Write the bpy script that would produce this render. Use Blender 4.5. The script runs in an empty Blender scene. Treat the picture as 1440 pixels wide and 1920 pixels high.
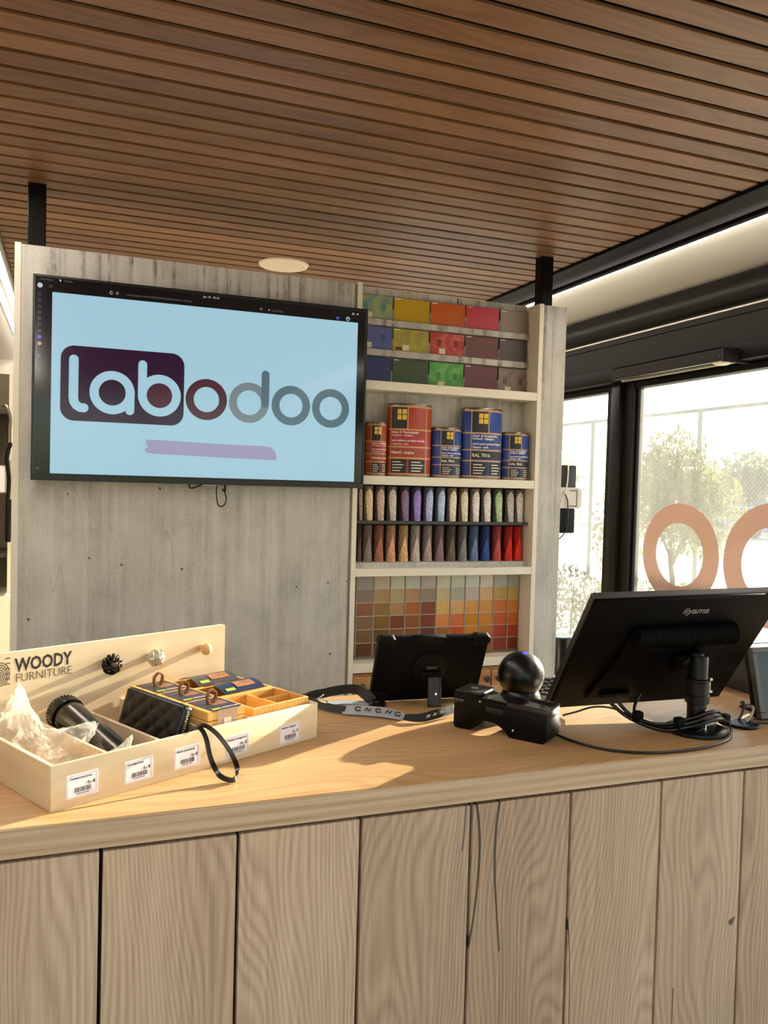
import bpy, bmesh, math, random
from mathutils import Vector, Matrix, Euler
PI = math.pi
R = math.radians
scene = bpy.context.scene
COL = scene.collection

# ------------------------------------------------------------------ camera
cam_data = bpy.data.cameras.new('camera')
cam = bpy.data.objects.new('camera', cam_data)
COL.objects.link(cam)
scene.camera = cam
_yaw, _pit, _rol = R(20.796), R(-1.803), R(1.553)
_fw = Vector((math.sin(_yaw) * math.cos(_pit), math.cos(_yaw) * math.cos(_pit), math.sin(_pit)))
_r0 = Vector((math.cos(_yaw), -math.sin(_yaw), 0))
_u0 = _r0.cross(_fw)
_r = _r0 * math.cos(_rol) + _u0 * math.sin(_rol)
_u = _u0 * math.cos(_rol) - _r0 * math.sin(_rol)
cam.matrix_world = Matrix(((_r.x, _u.x, -_fw.x, 0), (_r.y, _u.y, -_fw.y, 0), (_r.z, _u.z, -_fw.z, 1.55), (0, 0, 0, 1)))
cam_data.sensor_fit = 'VERTICAL'
cam_data.sensor_height = 24.0
cam_data.lens = 24.0 * 1540 / 1920
cam_data.clip_start = 0.02
cam_data.clip_end = 300

# ------------------------------------------------------------------ sky, sun, exposure
SUN_AZ, SUN_EL = R(24.0), R(14.0)          # azimuth from +X towards +Y
world = bpy.data.worlds.new('world')
scene.world = world
world.use_nodes = True
wn = world.node_tree
wn.nodes.clear()
sky = wn.nodes.new('ShaderNodeTexSky')
sky.sky_type = 'NISHITA'
sky.sun_disc = False
sky.sun_elevation = SUN_EL
sky.sun_rotation = PI / 2 - SUN_AZ
sky.air_density = 1.0
sky.dust_density = 1.2
sky.ozone_density = 1.5
bg = wn.nodes.new('ShaderNodeBackground')
bg.inputs['Strength'].default_value = 0.48
wo = wn.nodes.new('ShaderNodeOutputWorld')
wn.links.new(sky.outputs[0], bg.inputs['Color'])
wn.links.new(bg.outputs[0], wo.inputs['Surface'])

sun_data = bpy.data.lights.new('sun', 'SUN')
sun_data.energy = 26.0
sun_data.color = (1.0, 0.87, 0.70)
sun_data.angle = R(0.6)
sun = bpy.data.objects.new('sun', sun_data)
COL.objects.link(sun)
_sd = Vector((math.cos(SUN_AZ) * math.cos(SUN_EL), math.sin(SUN_AZ) * math.cos(SUN_EL), math.sin(SUN_EL)))
sun.rotation_euler = _sd.to_track_quat('Z', 'Y').to_euler()
sun.location = (6, 3, 5)

vs = scene.view_settings
vs.view_transform = 'Standard'
vs.look = 'None'
vs.exposure = 0.25
vs.gamma = 1.0
vs.use_curve_mapping = False

# ------------------------------------------------------------------ materials
def lin(c):
    if isinstance(c, str):
        c = [int(c[i:i + 2], 16) / 255 for i in (0, 2, 4)]
    return tuple(((v / 12.92) if v <= 0.04045 else ((v + 0.055) / 1.055) ** 2.4) for v in c) + (1.0,)

def nodes_of(name):
    m = bpy.data.materials.new(name)
    m.use_nodes = True
    nt = m.node_tree
    nt.nodes.clear()
    out = nt.nodes.new('ShaderNodeOutputMaterial')
    return m, nt, out

def N(nt, t, **kw):
    n = nt.nodes.new(t)
    for k, v in kw.items():
        if k in n.inputs.keys():
            n.inputs[k].default_value = v
        else:
            setattr(n, k, v)
    return n

def ramp(nt, stops, fac):
    n = nt.nodes.new('ShaderNodeValToRGB')
    cr = n.color_ramp
    while len(cr.elements) < len(stops):
        cr.elements.new(0.5)
    for e, (p, c) in zip(cr.elements, stops):
        e.position = p
        e.color = c if len(c) == 4 else (*c, 1)
    nt.links.new(fac, n.inputs[0])
    return n.outputs[0]

def math_n(nt, op, a, b=None, clamp=False):
    n = nt.nodes.new('ShaderNodeMath')
    n.operation = op
    n.use_clamp = clamp
    for i, v in enumerate((a, b)):
        if v is None:
            continue
        if isinstance(v, (int, float)):
            n.inputs[i].default_value = v
        else:
            nt.links.new(v, n.inputs[i])
    return n.outputs[0]

def mixc(nt, fac, a, b, mode='MIX'):
    n = nt.nodes.new('ShaderNodeMix')
    n.data_type = 'RGBA'
    n.blend_type = mode
    for sock, v in ((n.inputs[0], fac), (n.inputs[6], a), (n.inputs[7], b)):
        if isinstance(v, (int, float)):
            sock.default_value = v
        elif isinstance(v, tuple):
            sock.default_value = v
        else:
            nt.links.new(v, sock)
    return n.outputs[2]

_mc = {}
def M(name, col='808080', rough=0.5, metal=0.0, var=0.06, scale=30.0, spec=0.5, bump=0.0, coat=0.0, emit=None, estr=0.0):
    """plain finish: base colour with faint procedural mottling"""
    if name in _mc:
        return _mc[name]
    m, nt, out = nodes_of(name)
    p = N(nt, 'ShaderNodeBsdfPrincipled', Roughness=rough, Metallic=metal)
    p.inputs['Specular IOR Level'].default_value = spec
    p.inputs['Coat Weight'].default_value = coat
    p.inputs['Coat Roughness'].default_value = 0.1
    c = lin(col)
    tc = N(nt, 'ShaderNodeTexCoord')
    nz = N(nt, 'ShaderNodeTexNoise', Scale=scale, Detail=4.0)
    nt.links.new(tc.outputs['Object'], nz.inputs['Vector'])
    lo = tuple(v * (1 - var) for v in c[:3]) + (1,)
    hi = tuple(min(1, v * (1 + var)) for v in c[:3]) + (1,)
    nt.links.new(ramp(nt, [(0.3, lo), (0.7, hi)], nz.outputs[0]), p.inputs['Base Color'])
    if bump:
        b = N(nt, 'ShaderNodeBump', Strength=bump, Distance=0.002)
        nt.links.new(nz.outputs[0], b.inputs['Height'])
        nt.links.new(b.outputs[0], p.inputs['Normal'])
    if emit:
        p.inputs['Emission Color'].default_value = lin(emit)
        p.inputs['Emission Strength'].default_value = estr
    nt.links.new(p.outputs[0], out.inputs[0])
    _mc[name] = m
    return m

def wood(name, dark, mid, light, axis=0, wdir=1, rough=0.5, stretch=0.07, wave=7.0, fine=110.0, amount=(0.45, 0.3, 0.25),
         knots=0.0, cracks=0.0, bump=0.15, tone=0.25, coat=0.0, broad=4.0, spec=0.5, warp=0.55):
    """grain runs along axis; Object Info random moves every board to another piece of the tree"""
    if name in _mc:
        return _mc[name]
    m, nt, out = nodes_of(name)
    p = N(nt, 'ShaderNodeBsdfPrincipled', Roughness=rough)
    p.inputs['Specular IOR Level'].default_value = spec
    p.inputs['Coat Weight'].default_value = coat
    tc = N(nt, 'ShaderNodeTexCoord')
    oi = N(nt, 'ShaderNodeObjectInfo')
    off = N(nt, 'ShaderNodeVectorMath', operation='SCALE')
    off.inputs[0].default_value = (17.3, 29.1, 41.7)
    nt.links.new(oi.outputs['Random'], off.inputs['Scale'])
    add = N(nt, 'ShaderNodeVectorMath', operation='ADD')
    nt.links.new(tc.outputs['Object'], add.inputs[0])
    nt.links.new(off.outputs[0], add.inputs[1])
    def mapped(s, other=1.0):
        mp = N(nt, 'ShaderNodeMapping')
        sc = [other, other, other]
        sc[axis] = s
        mp.inputs['Scale'].default_value = sc
        nt.links.new(add.outputs[0], mp.inputs['Vector'])
        return mp.outputs[0]
    v1 = mapped(stretch * 2.2)
    nz = N(nt, 'ShaderNodeTexNoise', Scale=broad, Detail=5.0, Roughness=0.6, Distortion=0.4)
    nt.links.new(v1, nz.inputs['Vector'])
    # growth rings: level lines of a warped slope across the board, closing to cathedral arches
    depth = 3 - axis - wdir
    def flat(s_axis, s_w):
        mp = N(nt, 'ShaderNodeMapping')
        sc = [0.0, 0.0, 0.0]
        sc[axis] = s_axis
        sc[wdir] = s_w
        mp.inputs['Scale'].default_value = sc
        nt.links.new(add.outputs[0], mp.inputs['Vector'])
        return mp.outputs[0]
    wn_ = N(nt, 'ShaderNodeTexNoise', Scale=3.0, Detail=2.0, Roughness=0.45)
    nt.links.new(flat(0.32, 1.3), wn_.inputs['Vector'])
    sep = N(nt, 'ShaderNodeSeparateXYZ')
    nt.links.new(add.outputs[0], sep.inputs[0])
    slope = math_n(nt, 'ADD', sep.outputs[wdir], math_n(nt, 'MULTIPLY', wn_.outputs[0], warp))
    ring = math_n(nt, 'SINE', math_n(nt, 'MULTIPLY', slope, wave * 6.2832))
    ring = math_n(nt, 'MULTIPLY_ADD', ring, 0.5)
    ring.node.inputs[2].default_value = 0.5
    ring = math_n(nt, 'POWER', ring, 0.6)
    fn = N(nt, 'ShaderNodeTexNoise', Scale=fine, Detail=3.0, Roughness=0.7)
    nt.links.new(mapped(stretch * 0.35), fn.inputs['Vector'])
    s = math_n(nt, 'MULTIPLY', nz.outputs[0], amount[0])
    s = math_n(nt, 'ADD', s, math_n(nt, 'MULTIPLY', ring, amount[1]))
    f2 = N(nt, 'ShaderNodeTexNoise', Scale=fine * 0.38, Detail=4.0, Roughness=0.65, Distortion=0.25)
    nt.links.new(mapped(stretch * 0.6), f2.inputs['Vector'])
    ff = math_n(nt, 'ADD', math_n(nt, 'MULTIPLY', fn.outputs[0], 0.45), math_n(nt, 'MULTIPLY', f2.outputs[0], 0.55))
    s = math_n(nt, 'ADD', s, math_n(nt, 'MULTIPLY', ff, amount[2]))
    col = ramp(nt, [(0.28, lin(dark)), (0.48, lin(mid)), (0.72, lin(light))], s)
    # board to board tone
    tn = math_n(nt, 'MULTIPLY_ADD', oi.outputs['Random'], tone)
    tn.node.inputs[2].default_value = 1 - tone * 0.5
    hs = N(nt, 'ShaderNodeHueSaturation')
    nt.links.new(col, hs.inputs['Color'])
    nt.links.new(tn, hs.inputs['Value'])
    col = hs.outputs[0]
    if knots:
        vo = N(nt, 'ShaderNodeTexVoronoi', Scale=2.3)
        vo.inputs['Randomness'].default_value = 1.0
        nd = N(nt, 'ShaderNodeTexNoise', Scale=14.0, Detail=3.0)
        nt.links.new(add.outputs[0], nd.inputs['Vector'])
        va = N(nt, 'ShaderNodeVectorMath', operation='MULTIPLY_ADD')
        va.inputs[1].default_value = (0.05, 0.05, 0.05)
        nt.links.new(nd.outputs[1], va.inputs[0])
        nt.links.new(flat(1.1, 1.9), va.inputs[2])
        nt.links.new(va.outputs[0], vo.inputs['Vector'])
        k = ramp(nt, [(0.0, (1, 1, 1, 1)), (0.02, (0.75, 0.75, 0.75, 1)), (0.05, (0.25, 0.25, 0.25, 1)), (0.085, (0, 0, 0, 1))], vo.outputs['Distance'])
        col = mixc(nt, math_n(nt, 'MULTIPLY', k, knots), col, tuple(v * 0.22 for v in lin(dark)[:3]) + (1,))
    if cracks:
        cn = N(nt, 'ShaderNodeTexNoise', Scale=3.4, Detail=2.0, Roughness=0.5)
        nt.links.new(flat(0.13, 1.0), cn.inputs['Vector'])
        cm = N(nt, 'ShaderNodeTexNoise', Scale=1.6, Detail=1.0)
        nt.links.new(flat(0.8, 1.0), cm.inputs['Vector'])
        d = math_n(nt, 'ABSOLUTE', math_n(nt, 'SUBTRACT', cn.outputs[0], 0.5))
        line = math_n(nt, 'LESS_THAN', d, 0.0022)
        line = math_n(nt, 'MULTIPLY', line, math_n(nt, 'GREATER_THAN', cm.outputs[0], 0.56))
        col = mixc(nt, math_n(nt, 'MULTIPLY', line, cracks), col, lin('2a211b'))
    nt.links.new(col, p.inputs['Base Color'])
    if bump:
        b = N(nt, 'ShaderNodeBump', Strength=bump, Distance=0.001)
        nt.links.new(s, b.inputs['Height'])
        nt.links.new(b.outputs[0], p.inputs['Normal'])
    nt.links.new(p.outputs[0], out.inputs[0])
    _mc[name] = m
    return m

def concrete(name, base='bcb7ad', dark='928d85', light='d3cec4'):
    if name in _mc:
        return _mc[name]
    m, nt, out = nodes_of(name)
    p = N(nt, 'ShaderNodeBsdfPrincipled', Roughness=0.55)
    tc = N(nt, 'ShaderNodeTexCoord')
    def mp(sx, sy, sz):
        q = N(nt, 'ShaderNodeMapping')
        q.inputs['Scale'].default_value = (sx, sy, sz)
        nt.links.new(tc.outputs['Object'], q.inputs['Vector'])
        return q.outputs[0]
    cl = N(nt, 'ShaderNodeTexNoise', Scale=5.0, Detail=6.0, Roughness=0.65)
    nt.links.new(mp(1, 1, 0.7), cl.inputs['Vector'])
    st = N(nt, 'ShaderNodeTexNoise', Scale=26.0, Detail=5.0, Roughness=0.6, Distortion=0.15)
    nt.links.new(mp(1.3, 1.3, 0.05), st.inputs['Vector'])
    gr = N(nt, 'ShaderNodeTexNoise', Scale=150.0, Detail=3.0)
    nt.links.new(mp(1, 1, 1), gr.inputs['Vector'])
    s = math_n(nt, 'MULTIPLY', cl.outputs[0], 0.5)
    s = math_n(nt, 'ADD', s, math_n(nt, 'MULTIPLY', st.outputs[0], 0.3))
    s = math_n(nt, 'ADD', s, math_n(nt, 'MULTIPLY', gr.outputs[0], 0.2))
    col = ramp(nt, [(0.34, lin(dark)), (0.5, lin(base)), (0.66, lin(light))], s)
    # dark drips, broken up along their length
    br = N(nt, 'ShaderNodeTexNoise', Scale=3.0, Detail=4.0, Roughness=0.75)
    nt.links.new(mp(1.5, 1.5, 1.2), br.inputs['Vector'])
    ln = N(nt, 'ShaderNodeTexNoise', Scale=42.0, Detail=2.0)
    nt.links.new(mp(1, 1, 0.03), ln.inputs['Vector'])
    d = ramp(nt, [(0.50, (0, 0, 0, 1)), (0.62, (1, 1, 1, 1))], ln.outputs[0])
    d = math_n(nt, 'MULTIPLY', d, ramp(nt, [(0.36, (0.15, 0.15, 0.15, 1)), (0.58, (1, 1, 1, 1))], br.outputs[0]))
    fl = N(nt, 'ShaderNodeTexNoise', Scale=60.0, Detail=4.0, Roughness=0.8)
    nt.links.new(mp(1, 1, 0.35), fl.inputs['Vector'])
    d = math_n(nt, 'MULTIPLY', d, ramp(nt, [(0.38, (0.25, 0.25, 0.25, 1)), (0.58, (1, 1, 1, 1))], fl.outputs[0]))
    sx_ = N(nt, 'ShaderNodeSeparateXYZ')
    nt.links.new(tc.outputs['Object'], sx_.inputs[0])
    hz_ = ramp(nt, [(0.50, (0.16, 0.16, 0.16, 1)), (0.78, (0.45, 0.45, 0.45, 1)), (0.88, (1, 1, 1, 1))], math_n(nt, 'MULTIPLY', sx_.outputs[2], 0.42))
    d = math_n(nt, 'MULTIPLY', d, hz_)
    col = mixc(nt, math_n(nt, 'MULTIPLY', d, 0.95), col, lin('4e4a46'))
    # hairlines
    hl = N(nt, 'ShaderNodeTexNoise', Scale=2.6, Detail=3.0, Roughness=0.55)
    nt.links.new(mp(1, 1, 0.09), hl.inputs['Vector'])
    hd = math_n(nt, 'LESS_THAN', math_n(nt, 'ABSOLUTE', math_n(nt, 'SUBTRACT', hl.outputs[0], 0.52)), 0.0011)
    col = mixc(nt, math_n(nt, 'MULTIPLY', hd, 0.22), col, lin('55514c'))
    # pits
    vo = N(nt, 'ShaderNodeTexVoronoi', Scale=17.0)
    nt.links.new(mp(1, 1, 1), vo.inputs['Vector'])
    pit = math_n(nt, 'LESS_THAN', vo.outputs['Distance'], 0.075)
    sel = N(nt, 'ShaderNodeSeparateColor')
    nt.links.new(vo.outputs['Color'], sel.inputs[0])
    pit = math_n(nt, 'MULTIPLY', pit, math_n(nt, 'GREATER_THAN', sel.outputs[0], 0.62))
    col = mixc(nt, math_n(nt, 'MULTIPLY', pit, 0.85), col, lin('37332f'))
    nt.links.new(col, p.inputs['Base Color'])
    b = N(nt, 'ShaderNodeBump', Strength=0.12, Distance=0.002)
    nt.links.new(s, b.inputs['Height'])
    nt.links.new(b.outputs[0], p.inputs['Normal'])
    nt.links.new(p.outputs[0], out.inputs[0])
    _mc[name] = m
    return m

def glass_pane(name, tint='f4f8f6', haze=0.05, refl=1.0):
    """thin window pane: see-through with a Fresnel reflection and a dusty haze that also stands in for veiling glare"""
    if name in _mc:
        return _mc[name]
    m, nt, out = nodes_of(name)
    tr = N(nt, 'ShaderNodeBsdfTransparent')
    tr.inputs[0].default_value = lin(tint)
    gl = N(nt, 'ShaderNodeBsdfGlossy', Roughness=0.02)
    lw = N(nt, 'ShaderNodeLayerWeight', Blend=0.5)
    fz = math_n(nt, 'MULTIPLY_ADD', math_n(nt, 'POWER', lw.outputs['Facing'], 5.0), 0.9)
    fz.node.inputs[2].default_value = 0.035
    mx = N(nt, 'ShaderNodeMixShader')
    nt.links.new(math_n(nt, 'MULTIPLY', fz, refl), mx.inputs[0])
    nt.links.new(tr.outputs[0], mx.inputs[1])
    nt.links.new(gl.outputs[0], mx.inputs[2])
    tl = N(nt, 'ShaderNodeBsdfTranslucent')  # translucent layer: dust, and veiling glare imitated by washing out the view
    tl.inputs[0].default_value = (0.9, 0.88, 0.82, 1)
    tc = N(nt, 'ShaderNodeTexCoord')
    nz = N(nt, 'ShaderNodeTexNoise', Scale=2.5, Detail=5.0, Roughness=0.7)
    mp = N(nt, 'ShaderNodeMapping')
    mp.inputs['Scale'].default_value = (1, 3, 0.5)
    nt.links.new(tc.outputs['Object'], mp.inputs['Vector'])
    nt.links.new(mp.outputs[0], nz.inputs['Vector'])
    hz = ramp(nt, [(0.25, (haze * 0.6,) * 3 + (1,)), (0.8, (haze * 1.4,) * 3 + (1,))], nz.outputs[0])
    m2 = N(nt, 'ShaderNodeMixShader')
    nt.links.new(hz, m2.inputs[0])
    nt.links.new(mx.outputs[0], m2.inputs[1])
    nt.links.new(tl.outputs[0], m2.inputs[2])
    nt.links.new(m2.outputs[0], out.inputs[0])
    _mc[name] = m
    return m

def film(name, col='f2efe6', clear=0.55, rough=0.15, trans=0.5, vary=0.12):
    """thin clear plastic: partly see-through, glossy, lets light glow through"""
    if name in _mc:
        return _mc[name]
    m, nt, out = nodes_of(name)
    tr = N(nt, 'ShaderNodeBsdfTransparent')
    tl = N(nt, 'ShaderNodeBsdfTranslucent')
    tl.inputs[0].default_value = lin(col)
    pr = N(nt, 'ShaderNodeBsdfPrincipled', Roughness=rough)
    pr.inputs['Base Color'].default_value = lin(col)
    a = N(nt, 'ShaderNodeMixShader')
    a.inputs[0].default_value = trans
    nt.links.new(pr.outputs[0], a.inputs[1])
    nt.links.new(tl.outputs[0], a.inputs[2])
    tc = N(nt, 'ShaderNodeTexCoord')
    nz = N(nt, 'ShaderNodeTexNoise', Scale=35.0, Detail=3.0)
    nt.links.new(tc.outputs['Object'], nz.inputs['Vector'])
    f = ramp(nt, [(0.3, (max(0, clear - vary),) * 3 + (1,)), (0.7, (min(1, clear + vary),) * 3 + (1,))], nz.outputs[0])
    b = N(nt, 'ShaderNodeMixShader')
    nt.links.new(f, b.inputs[0])
    nt.links.new(a.outputs[0], b.inputs[1])
    nt.links.new(tr.outputs[0], b.inputs[2])
    nt.links.new(b.outputs[0], out.inputs[0])
    _mc[name] = m
    return m

def screen_mat(name, col='000000', strength=1.0, rough=0.12):
    """lit display pixel: emits its own colour behind a glossy front"""
    if name in _mc:
        return _mc[name]
    m, nt, out = nodes_of(name)
    p = N(nt, 'ShaderNodeBsdfPrincipled', Roughness=rough)
    p.inputs['Base Color'].default_value = (0.004, 0.004, 0.004, 1)
    p.inputs['Emission Color'].default_value = lin(col)
    p.inputs['Emission Strength'].default_value = strength
    nt.links.new(p.outputs[0], out.inputs[0])
    _mc[name] = m
    return m

def lamp_mat(name, col, strength):
    m, nt, out = nodes_of(name)
    e = N(nt, 'ShaderNodeEmission', Strength=strength)
    e.inputs[0].default_value = lin(col)
    nt.links.new(e.outputs[0], out.inputs[0])
    return m

# ------------------------------------------------------------------ mesh helpers
def merge(bm, tmp, mat4=None):
    if mat4 is not None:
        tmp.transform(mat4)
    me = bpy.data.meshes.new('tmp')
    tmp.to_mesh(me)
    tmp.free()
    bm.from_mesh(me)
    bpy.data.meshes.remove(me)
    return bm

def box(lo, hi, bev=0.0, seg=2, bm=None, mat4=None):
    t = bmesh.new()
    bmesh.ops.create_cube(t, size=1.0)
    for v in t.verts:
        v.co = Vector([lo[i] + (v.co[i] + 0.5) * (hi[i] - lo[i]) for i in range(3)])
    if bev:
        bmesh.ops.bevel(t, geom=list(t.edges), offset=bev, segments=seg, profile=0.5, affect='EDGES', clamp_overlap=True)
    return merge(bm or bmesh.new(), t, mat4)

def cyl(p0, p1, r0, r1=None, n=24, bm=None, cap=True, mat4=None, bev=0.0):
    p0, p1 = Vector(p0), Vector(p1)
    r1 = r0 if r1 is None else r1
    d = p1 - p0
    t = bmesh.new()
    bmesh.ops.create_cone(t, cap_ends=cap, cap_tris=False, segments=n, radius1=r0, radius2=r1, depth=d.length)
    if bev:
        es = [e for e in t.edges if len(e.link_faces) == 2 and any(len(f.verts) > 4 for f in e.link_faces)]
        bmesh.ops.bevel(t, geom=es, offset=bev, segments=2, profile=0.5, affect='EDGES')
    q = d.to_track_quat('Z', 'Y').to_matrix().to_4x4()
    t.transform(Matrix.Translation((p0 + p1) / 2) @ q)
    return merge(bm or bmesh.new(), t, mat4)

def lathe(prof, n=32, bm=None, mat4=None, sx=1.0, sy=1.0):
    t = bmesh.new()
    rings = []
    for r, z in prof:
        if r < 1e-6:
            rings.append([t.verts.new((0, 0, z))])
        else:
            rings.append([t.verts.new((r * sx * math.cos(2 * PI * i / n), r * sy * math.sin(2 * PI * i / n), z)) for i in range(n)])
    for a, b in zip(rings, rings[1:]):
        for i in range(n):
            j = (i + 1) % n
            vs_ = [a[i % len(a)], a[j % len(a)], b[j % len(b)], b[i % len(b)]]
            u = []
            for v in vs_:
                if v not in u:
                    u.append(v)
            if len(u) >= 3:
                t.faces.new(u)
    bmesh.ops.recalc_face_normals(t, faces=t.faces)
    return merge(bm or bmesh.new(), t, mat4)

def catmull(pts, k=6, closed=False):
    P = [Vector(p) for p in pts]
    n = len(P)
    out = []
    rng = range(n) if closed else range(n - 1)
    for i in rng:
        p0 = P[(i - 1) % n] if (closed or i > 0) else P[0]
        p1, p2 = P[i], P[(i + 1) % n]
        p3 = P[(i + 2) % n] if (closed or i + 2 < n) else P[-1]
        for s in range(k):
            t = s / k
            out.append(0.5 * ((2 * p1) + (p2 - p0) * t + (2 * p0 - 5 * p1 + 4 * p2 - p3) * t * t + (3 * p1 - p0 - 3 * p2 + p3) * t ** 3))
    if not closed:
        out.append(P[-1])
    return out

def tube(pts, r, n=8, k=6, closed=False, bm=None, mat4=None):
    P = catmull(pts, k, closed) if k > 1 else [Vector(p) for p in pts]
    t = bmesh.new()
    m_ = len(P)
    rings = []
    up = Vector((0, 0, 1))
    prev = None
    for i, p in enumerate(P):
        a = P[(i - 1) % m_] if (closed or i > 0) else P[i]
        b = P[(i + 1) % m_] if (closed or i < m_ - 1) else P[i]
        d = (b - a)
        d = d.normalized() if d.length > 1e-9 else Vector((1, 0, 0))
        if prev is None:
            x = d.cross(up)
            if x.length < 0.05:
                x = d.cross(Vector((0, 1, 0)))
        else:
            x = prev - d * prev.dot(d)
        x.normalize()
        prev = x
        y = d.cross(x)
        rr = r(i / max(1, m_ - 1)) if callable(r) else r
        rings.append([t.verts.new(p + (x * math.cos(2 * PI * j / n) + y * math.sin(2 * PI * j / n)) * rr) for j in range(n)])
    pairs = list(zip(rings, rings[1:])) + ([(rings[-1], rings[0])] if closed else [])
    for a, b in pairs:
        for j in range(n):
            t.faces.new((a[j], a[(j + 1) % n], b[(j + 1) % n], b[j]))
    if not closed:
        t.faces.new(list(reversed(rings[0])))
        t.faces.new(rings[-1])
    bmesh.ops.recalc_face_normals(t, faces=t.faces)
    return merge(bm or bmesh.new(), t, mat4)

def ribbon(pts, wdirs, width, thick, k=6, bm=None, mat4=None):
    """flat strap along pts; wdirs: a width direction at every point"""
    P = catmull(pts, k)
    W = catmull(wdirs, k)
    t = bmesh.new()
    rings = []
    for i, (p, w) in enumerate(zip(P, W)):
        a, b = P[max(0, i - 1)], P[min(len(P) - 1, i + 1)]
        d = (b - a).normalized()
        w = (w - d * w.dot(d)).normalized()
        nn = d.cross(w)
        h, q = w * width / 2, nn * thick / 2
        rings.append([t.verts.new(p - h - q), t.verts.new(p + h - q), t.verts.new(p + h + q), t.verts.new(p - h + q)])
    for a, b in zip(rings, rings[1:]):
        for j in range(4):
            t.faces.new((a[j], a[(j + 1) % 4], b[(j + 1) % 4], b[j]))
    t.faces.new(list(reversed(rings[0])))
    t.faces.new(rings[-1])
    bmesh.ops.recalc_face_normals(t, faces=t.faces)
    return merge(bm or bmesh.new(), t, mat4)

def prism(poly, h0, h1, bm=None, mat4=None, bev=0.0, seg=2):
    """polygon in XY from z=h0 to h1"""
    t = bmesh.new()
    lo = [t.verts.new((x, y, h0)) for x, y in poly]
    hi = [t.verts.new((x, y, h1)) for x, y in poly]
    n = len(poly)
    t.faces.new(list(reversed(lo)))
    t.faces.new(hi)
    for i in range(n):
        t.faces.new((lo[i], lo[(i + 1) % n], hi[(i + 1) % n], hi[i]))
    bmesh.ops.recalc_face_normals(t, faces=t.faces)
    if bev:
        bmesh.ops.bevel(t, geom=list(t.edges), offset=bev, segments=seg, profile=0.5, affect='EDGES', clamp_overlap=True)
    return merge(bm or bmesh.new(), t, mat4)

def ring2d(cx, cy, r0, r1, h0, h1, n=48, bm=None, mat4=None, sx=1.0, sy=1.0, a0=0.0, a1=2 * PI):
    """flat ring (or arc) in XY with thickness"""
    t = bmesh.new()
    full = abs(a1 - a0 - 2 * PI) < 1e-6
    cnt = n if full else n + 1
    rows = []
    for i in range(cnt):
        a = a0 + (a1 - a0) * i / n
        c, s = math.cos(a), math.sin(a)
        rows.append([t.verts.new((cx + r * sx * c, cy + r * sy * s, h)) for r, h in ((r0, h0), (r1, h0), (r1, h1), (r0, h1))])
    for i in range(n):
        a, b = rows[i], rows[(i + 1) % cnt]
        for j in range(4):
            t.faces.new((a[j], b[j], b[(j + 1) % 4], a[(j + 1) % 4]))
    if not full:
        t.faces.new(rows[0])
        t.faces.new(list(reversed(rows[-1])))
    bmesh.ops.recalc_face_normals(t, faces=t.faces)
    return merge(bm or bmesh.new(), t, mat4)

def disc2d(cx, cy, r, h0, h1, n=24, bm=None, mat4=None, sx=1.0, sy=1.0):
    return prism([(cx + r * sx * math.cos(2 * PI * i / n), cy + r * sy * math.sin(2 * PI * i / n)) for i in range(n)], h0, h1, bm, mat4)

def rrect(x0, y0, x1, y1, r, n=8):
    pts = []
    for cx, cy, a in ((x1 - r, y1 - r, 0), (x0 + r, y1 - r, PI / 2), (x0 + r, y0 + r, PI), (x1 - r, y0 + r, 1.5 * PI)):
        for i in range(n + 1):
            b = a + PI / 2 * i / n
            pts.append((cx + r * math.cos(b), cy + r * math.sin(b)))
    return pts

def stroke2d(pts, w, h0, h1, bm=None, mat4=None):
    """round-capped stroke in XY"""
    bm = bm or bmesh.new()
    P = [Vector(p) for p in pts]
    n = len(P)
    L, Rr = [], []
    for i, p in enumerate(P):
        d = (P[min(n - 1, i + 1)] - P[max(0, i - 1)]).normalized()
        q = Vector((-d.y, d.x)) * w / 2
        L.append(p + q)
        Rr.append(p - q)
    def cap(p, d):
        a0 = math.atan2(d.y, d.x)
        return [(p.x + w / 2 * math.cos(a0 + PI / 2 - PI * k / 8), p.y + w / 2 * math.sin(a0 + PI / 2 - PI * k / 8)) for k in range(1, 8)]
    poly = [tuple(v) for v in L] + cap(P[-1], P[-1] - P[-2]) + [tuple(v) for v in reversed(Rr)] + cap(P[0], P[0] - P[1])
    return prism(poly, h0, h1, bm, mat4)

def text_bm(s, size, h=0.0002, bold=0.0, align='CENTER', shear=0.0, xs=1.0):
    cu = bpy.data.curves.new('t', 'FONT')
    cu.body = s
    cu.size = size
    cu.align_x = align
    cu.align_y = 'CENTER'
    cu.extrude = h
    cu.offset = bold
    cu.shear = shear
    cu.resolution_u = 2
    o = bpy.data.objects.new('t', cu)
    COL.objects.link(o)
    dg = bpy.context.evaluated_depsgraph_get()
    me = bpy.data.meshes.new_from_object(o.evaluated_get(dg))
    bm = bmesh.new()
    bm.from_mesh(me)
    bpy.data.meshes.remove(me)
    bpy.data.objects.remove(o)
    bpy.data.curves.remove(cu)
    if xs != 1.0:
        bm.transform(Matrix.Diagonal((xs, 1, 1, 1)))
    return bm

def mesh_of(bm, mat, smooth=35):
    me = bpy.data.meshes.new('m')
    bm.to_mesh(me)
    bm.free()
    if smooth:
        me.polygons.foreach_set('use_smooth', [True] * len(me.polygons))
        me.set_sharp_from_angle(angle=R(smooth))
    me.materials.append(mat)
    return me

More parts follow.
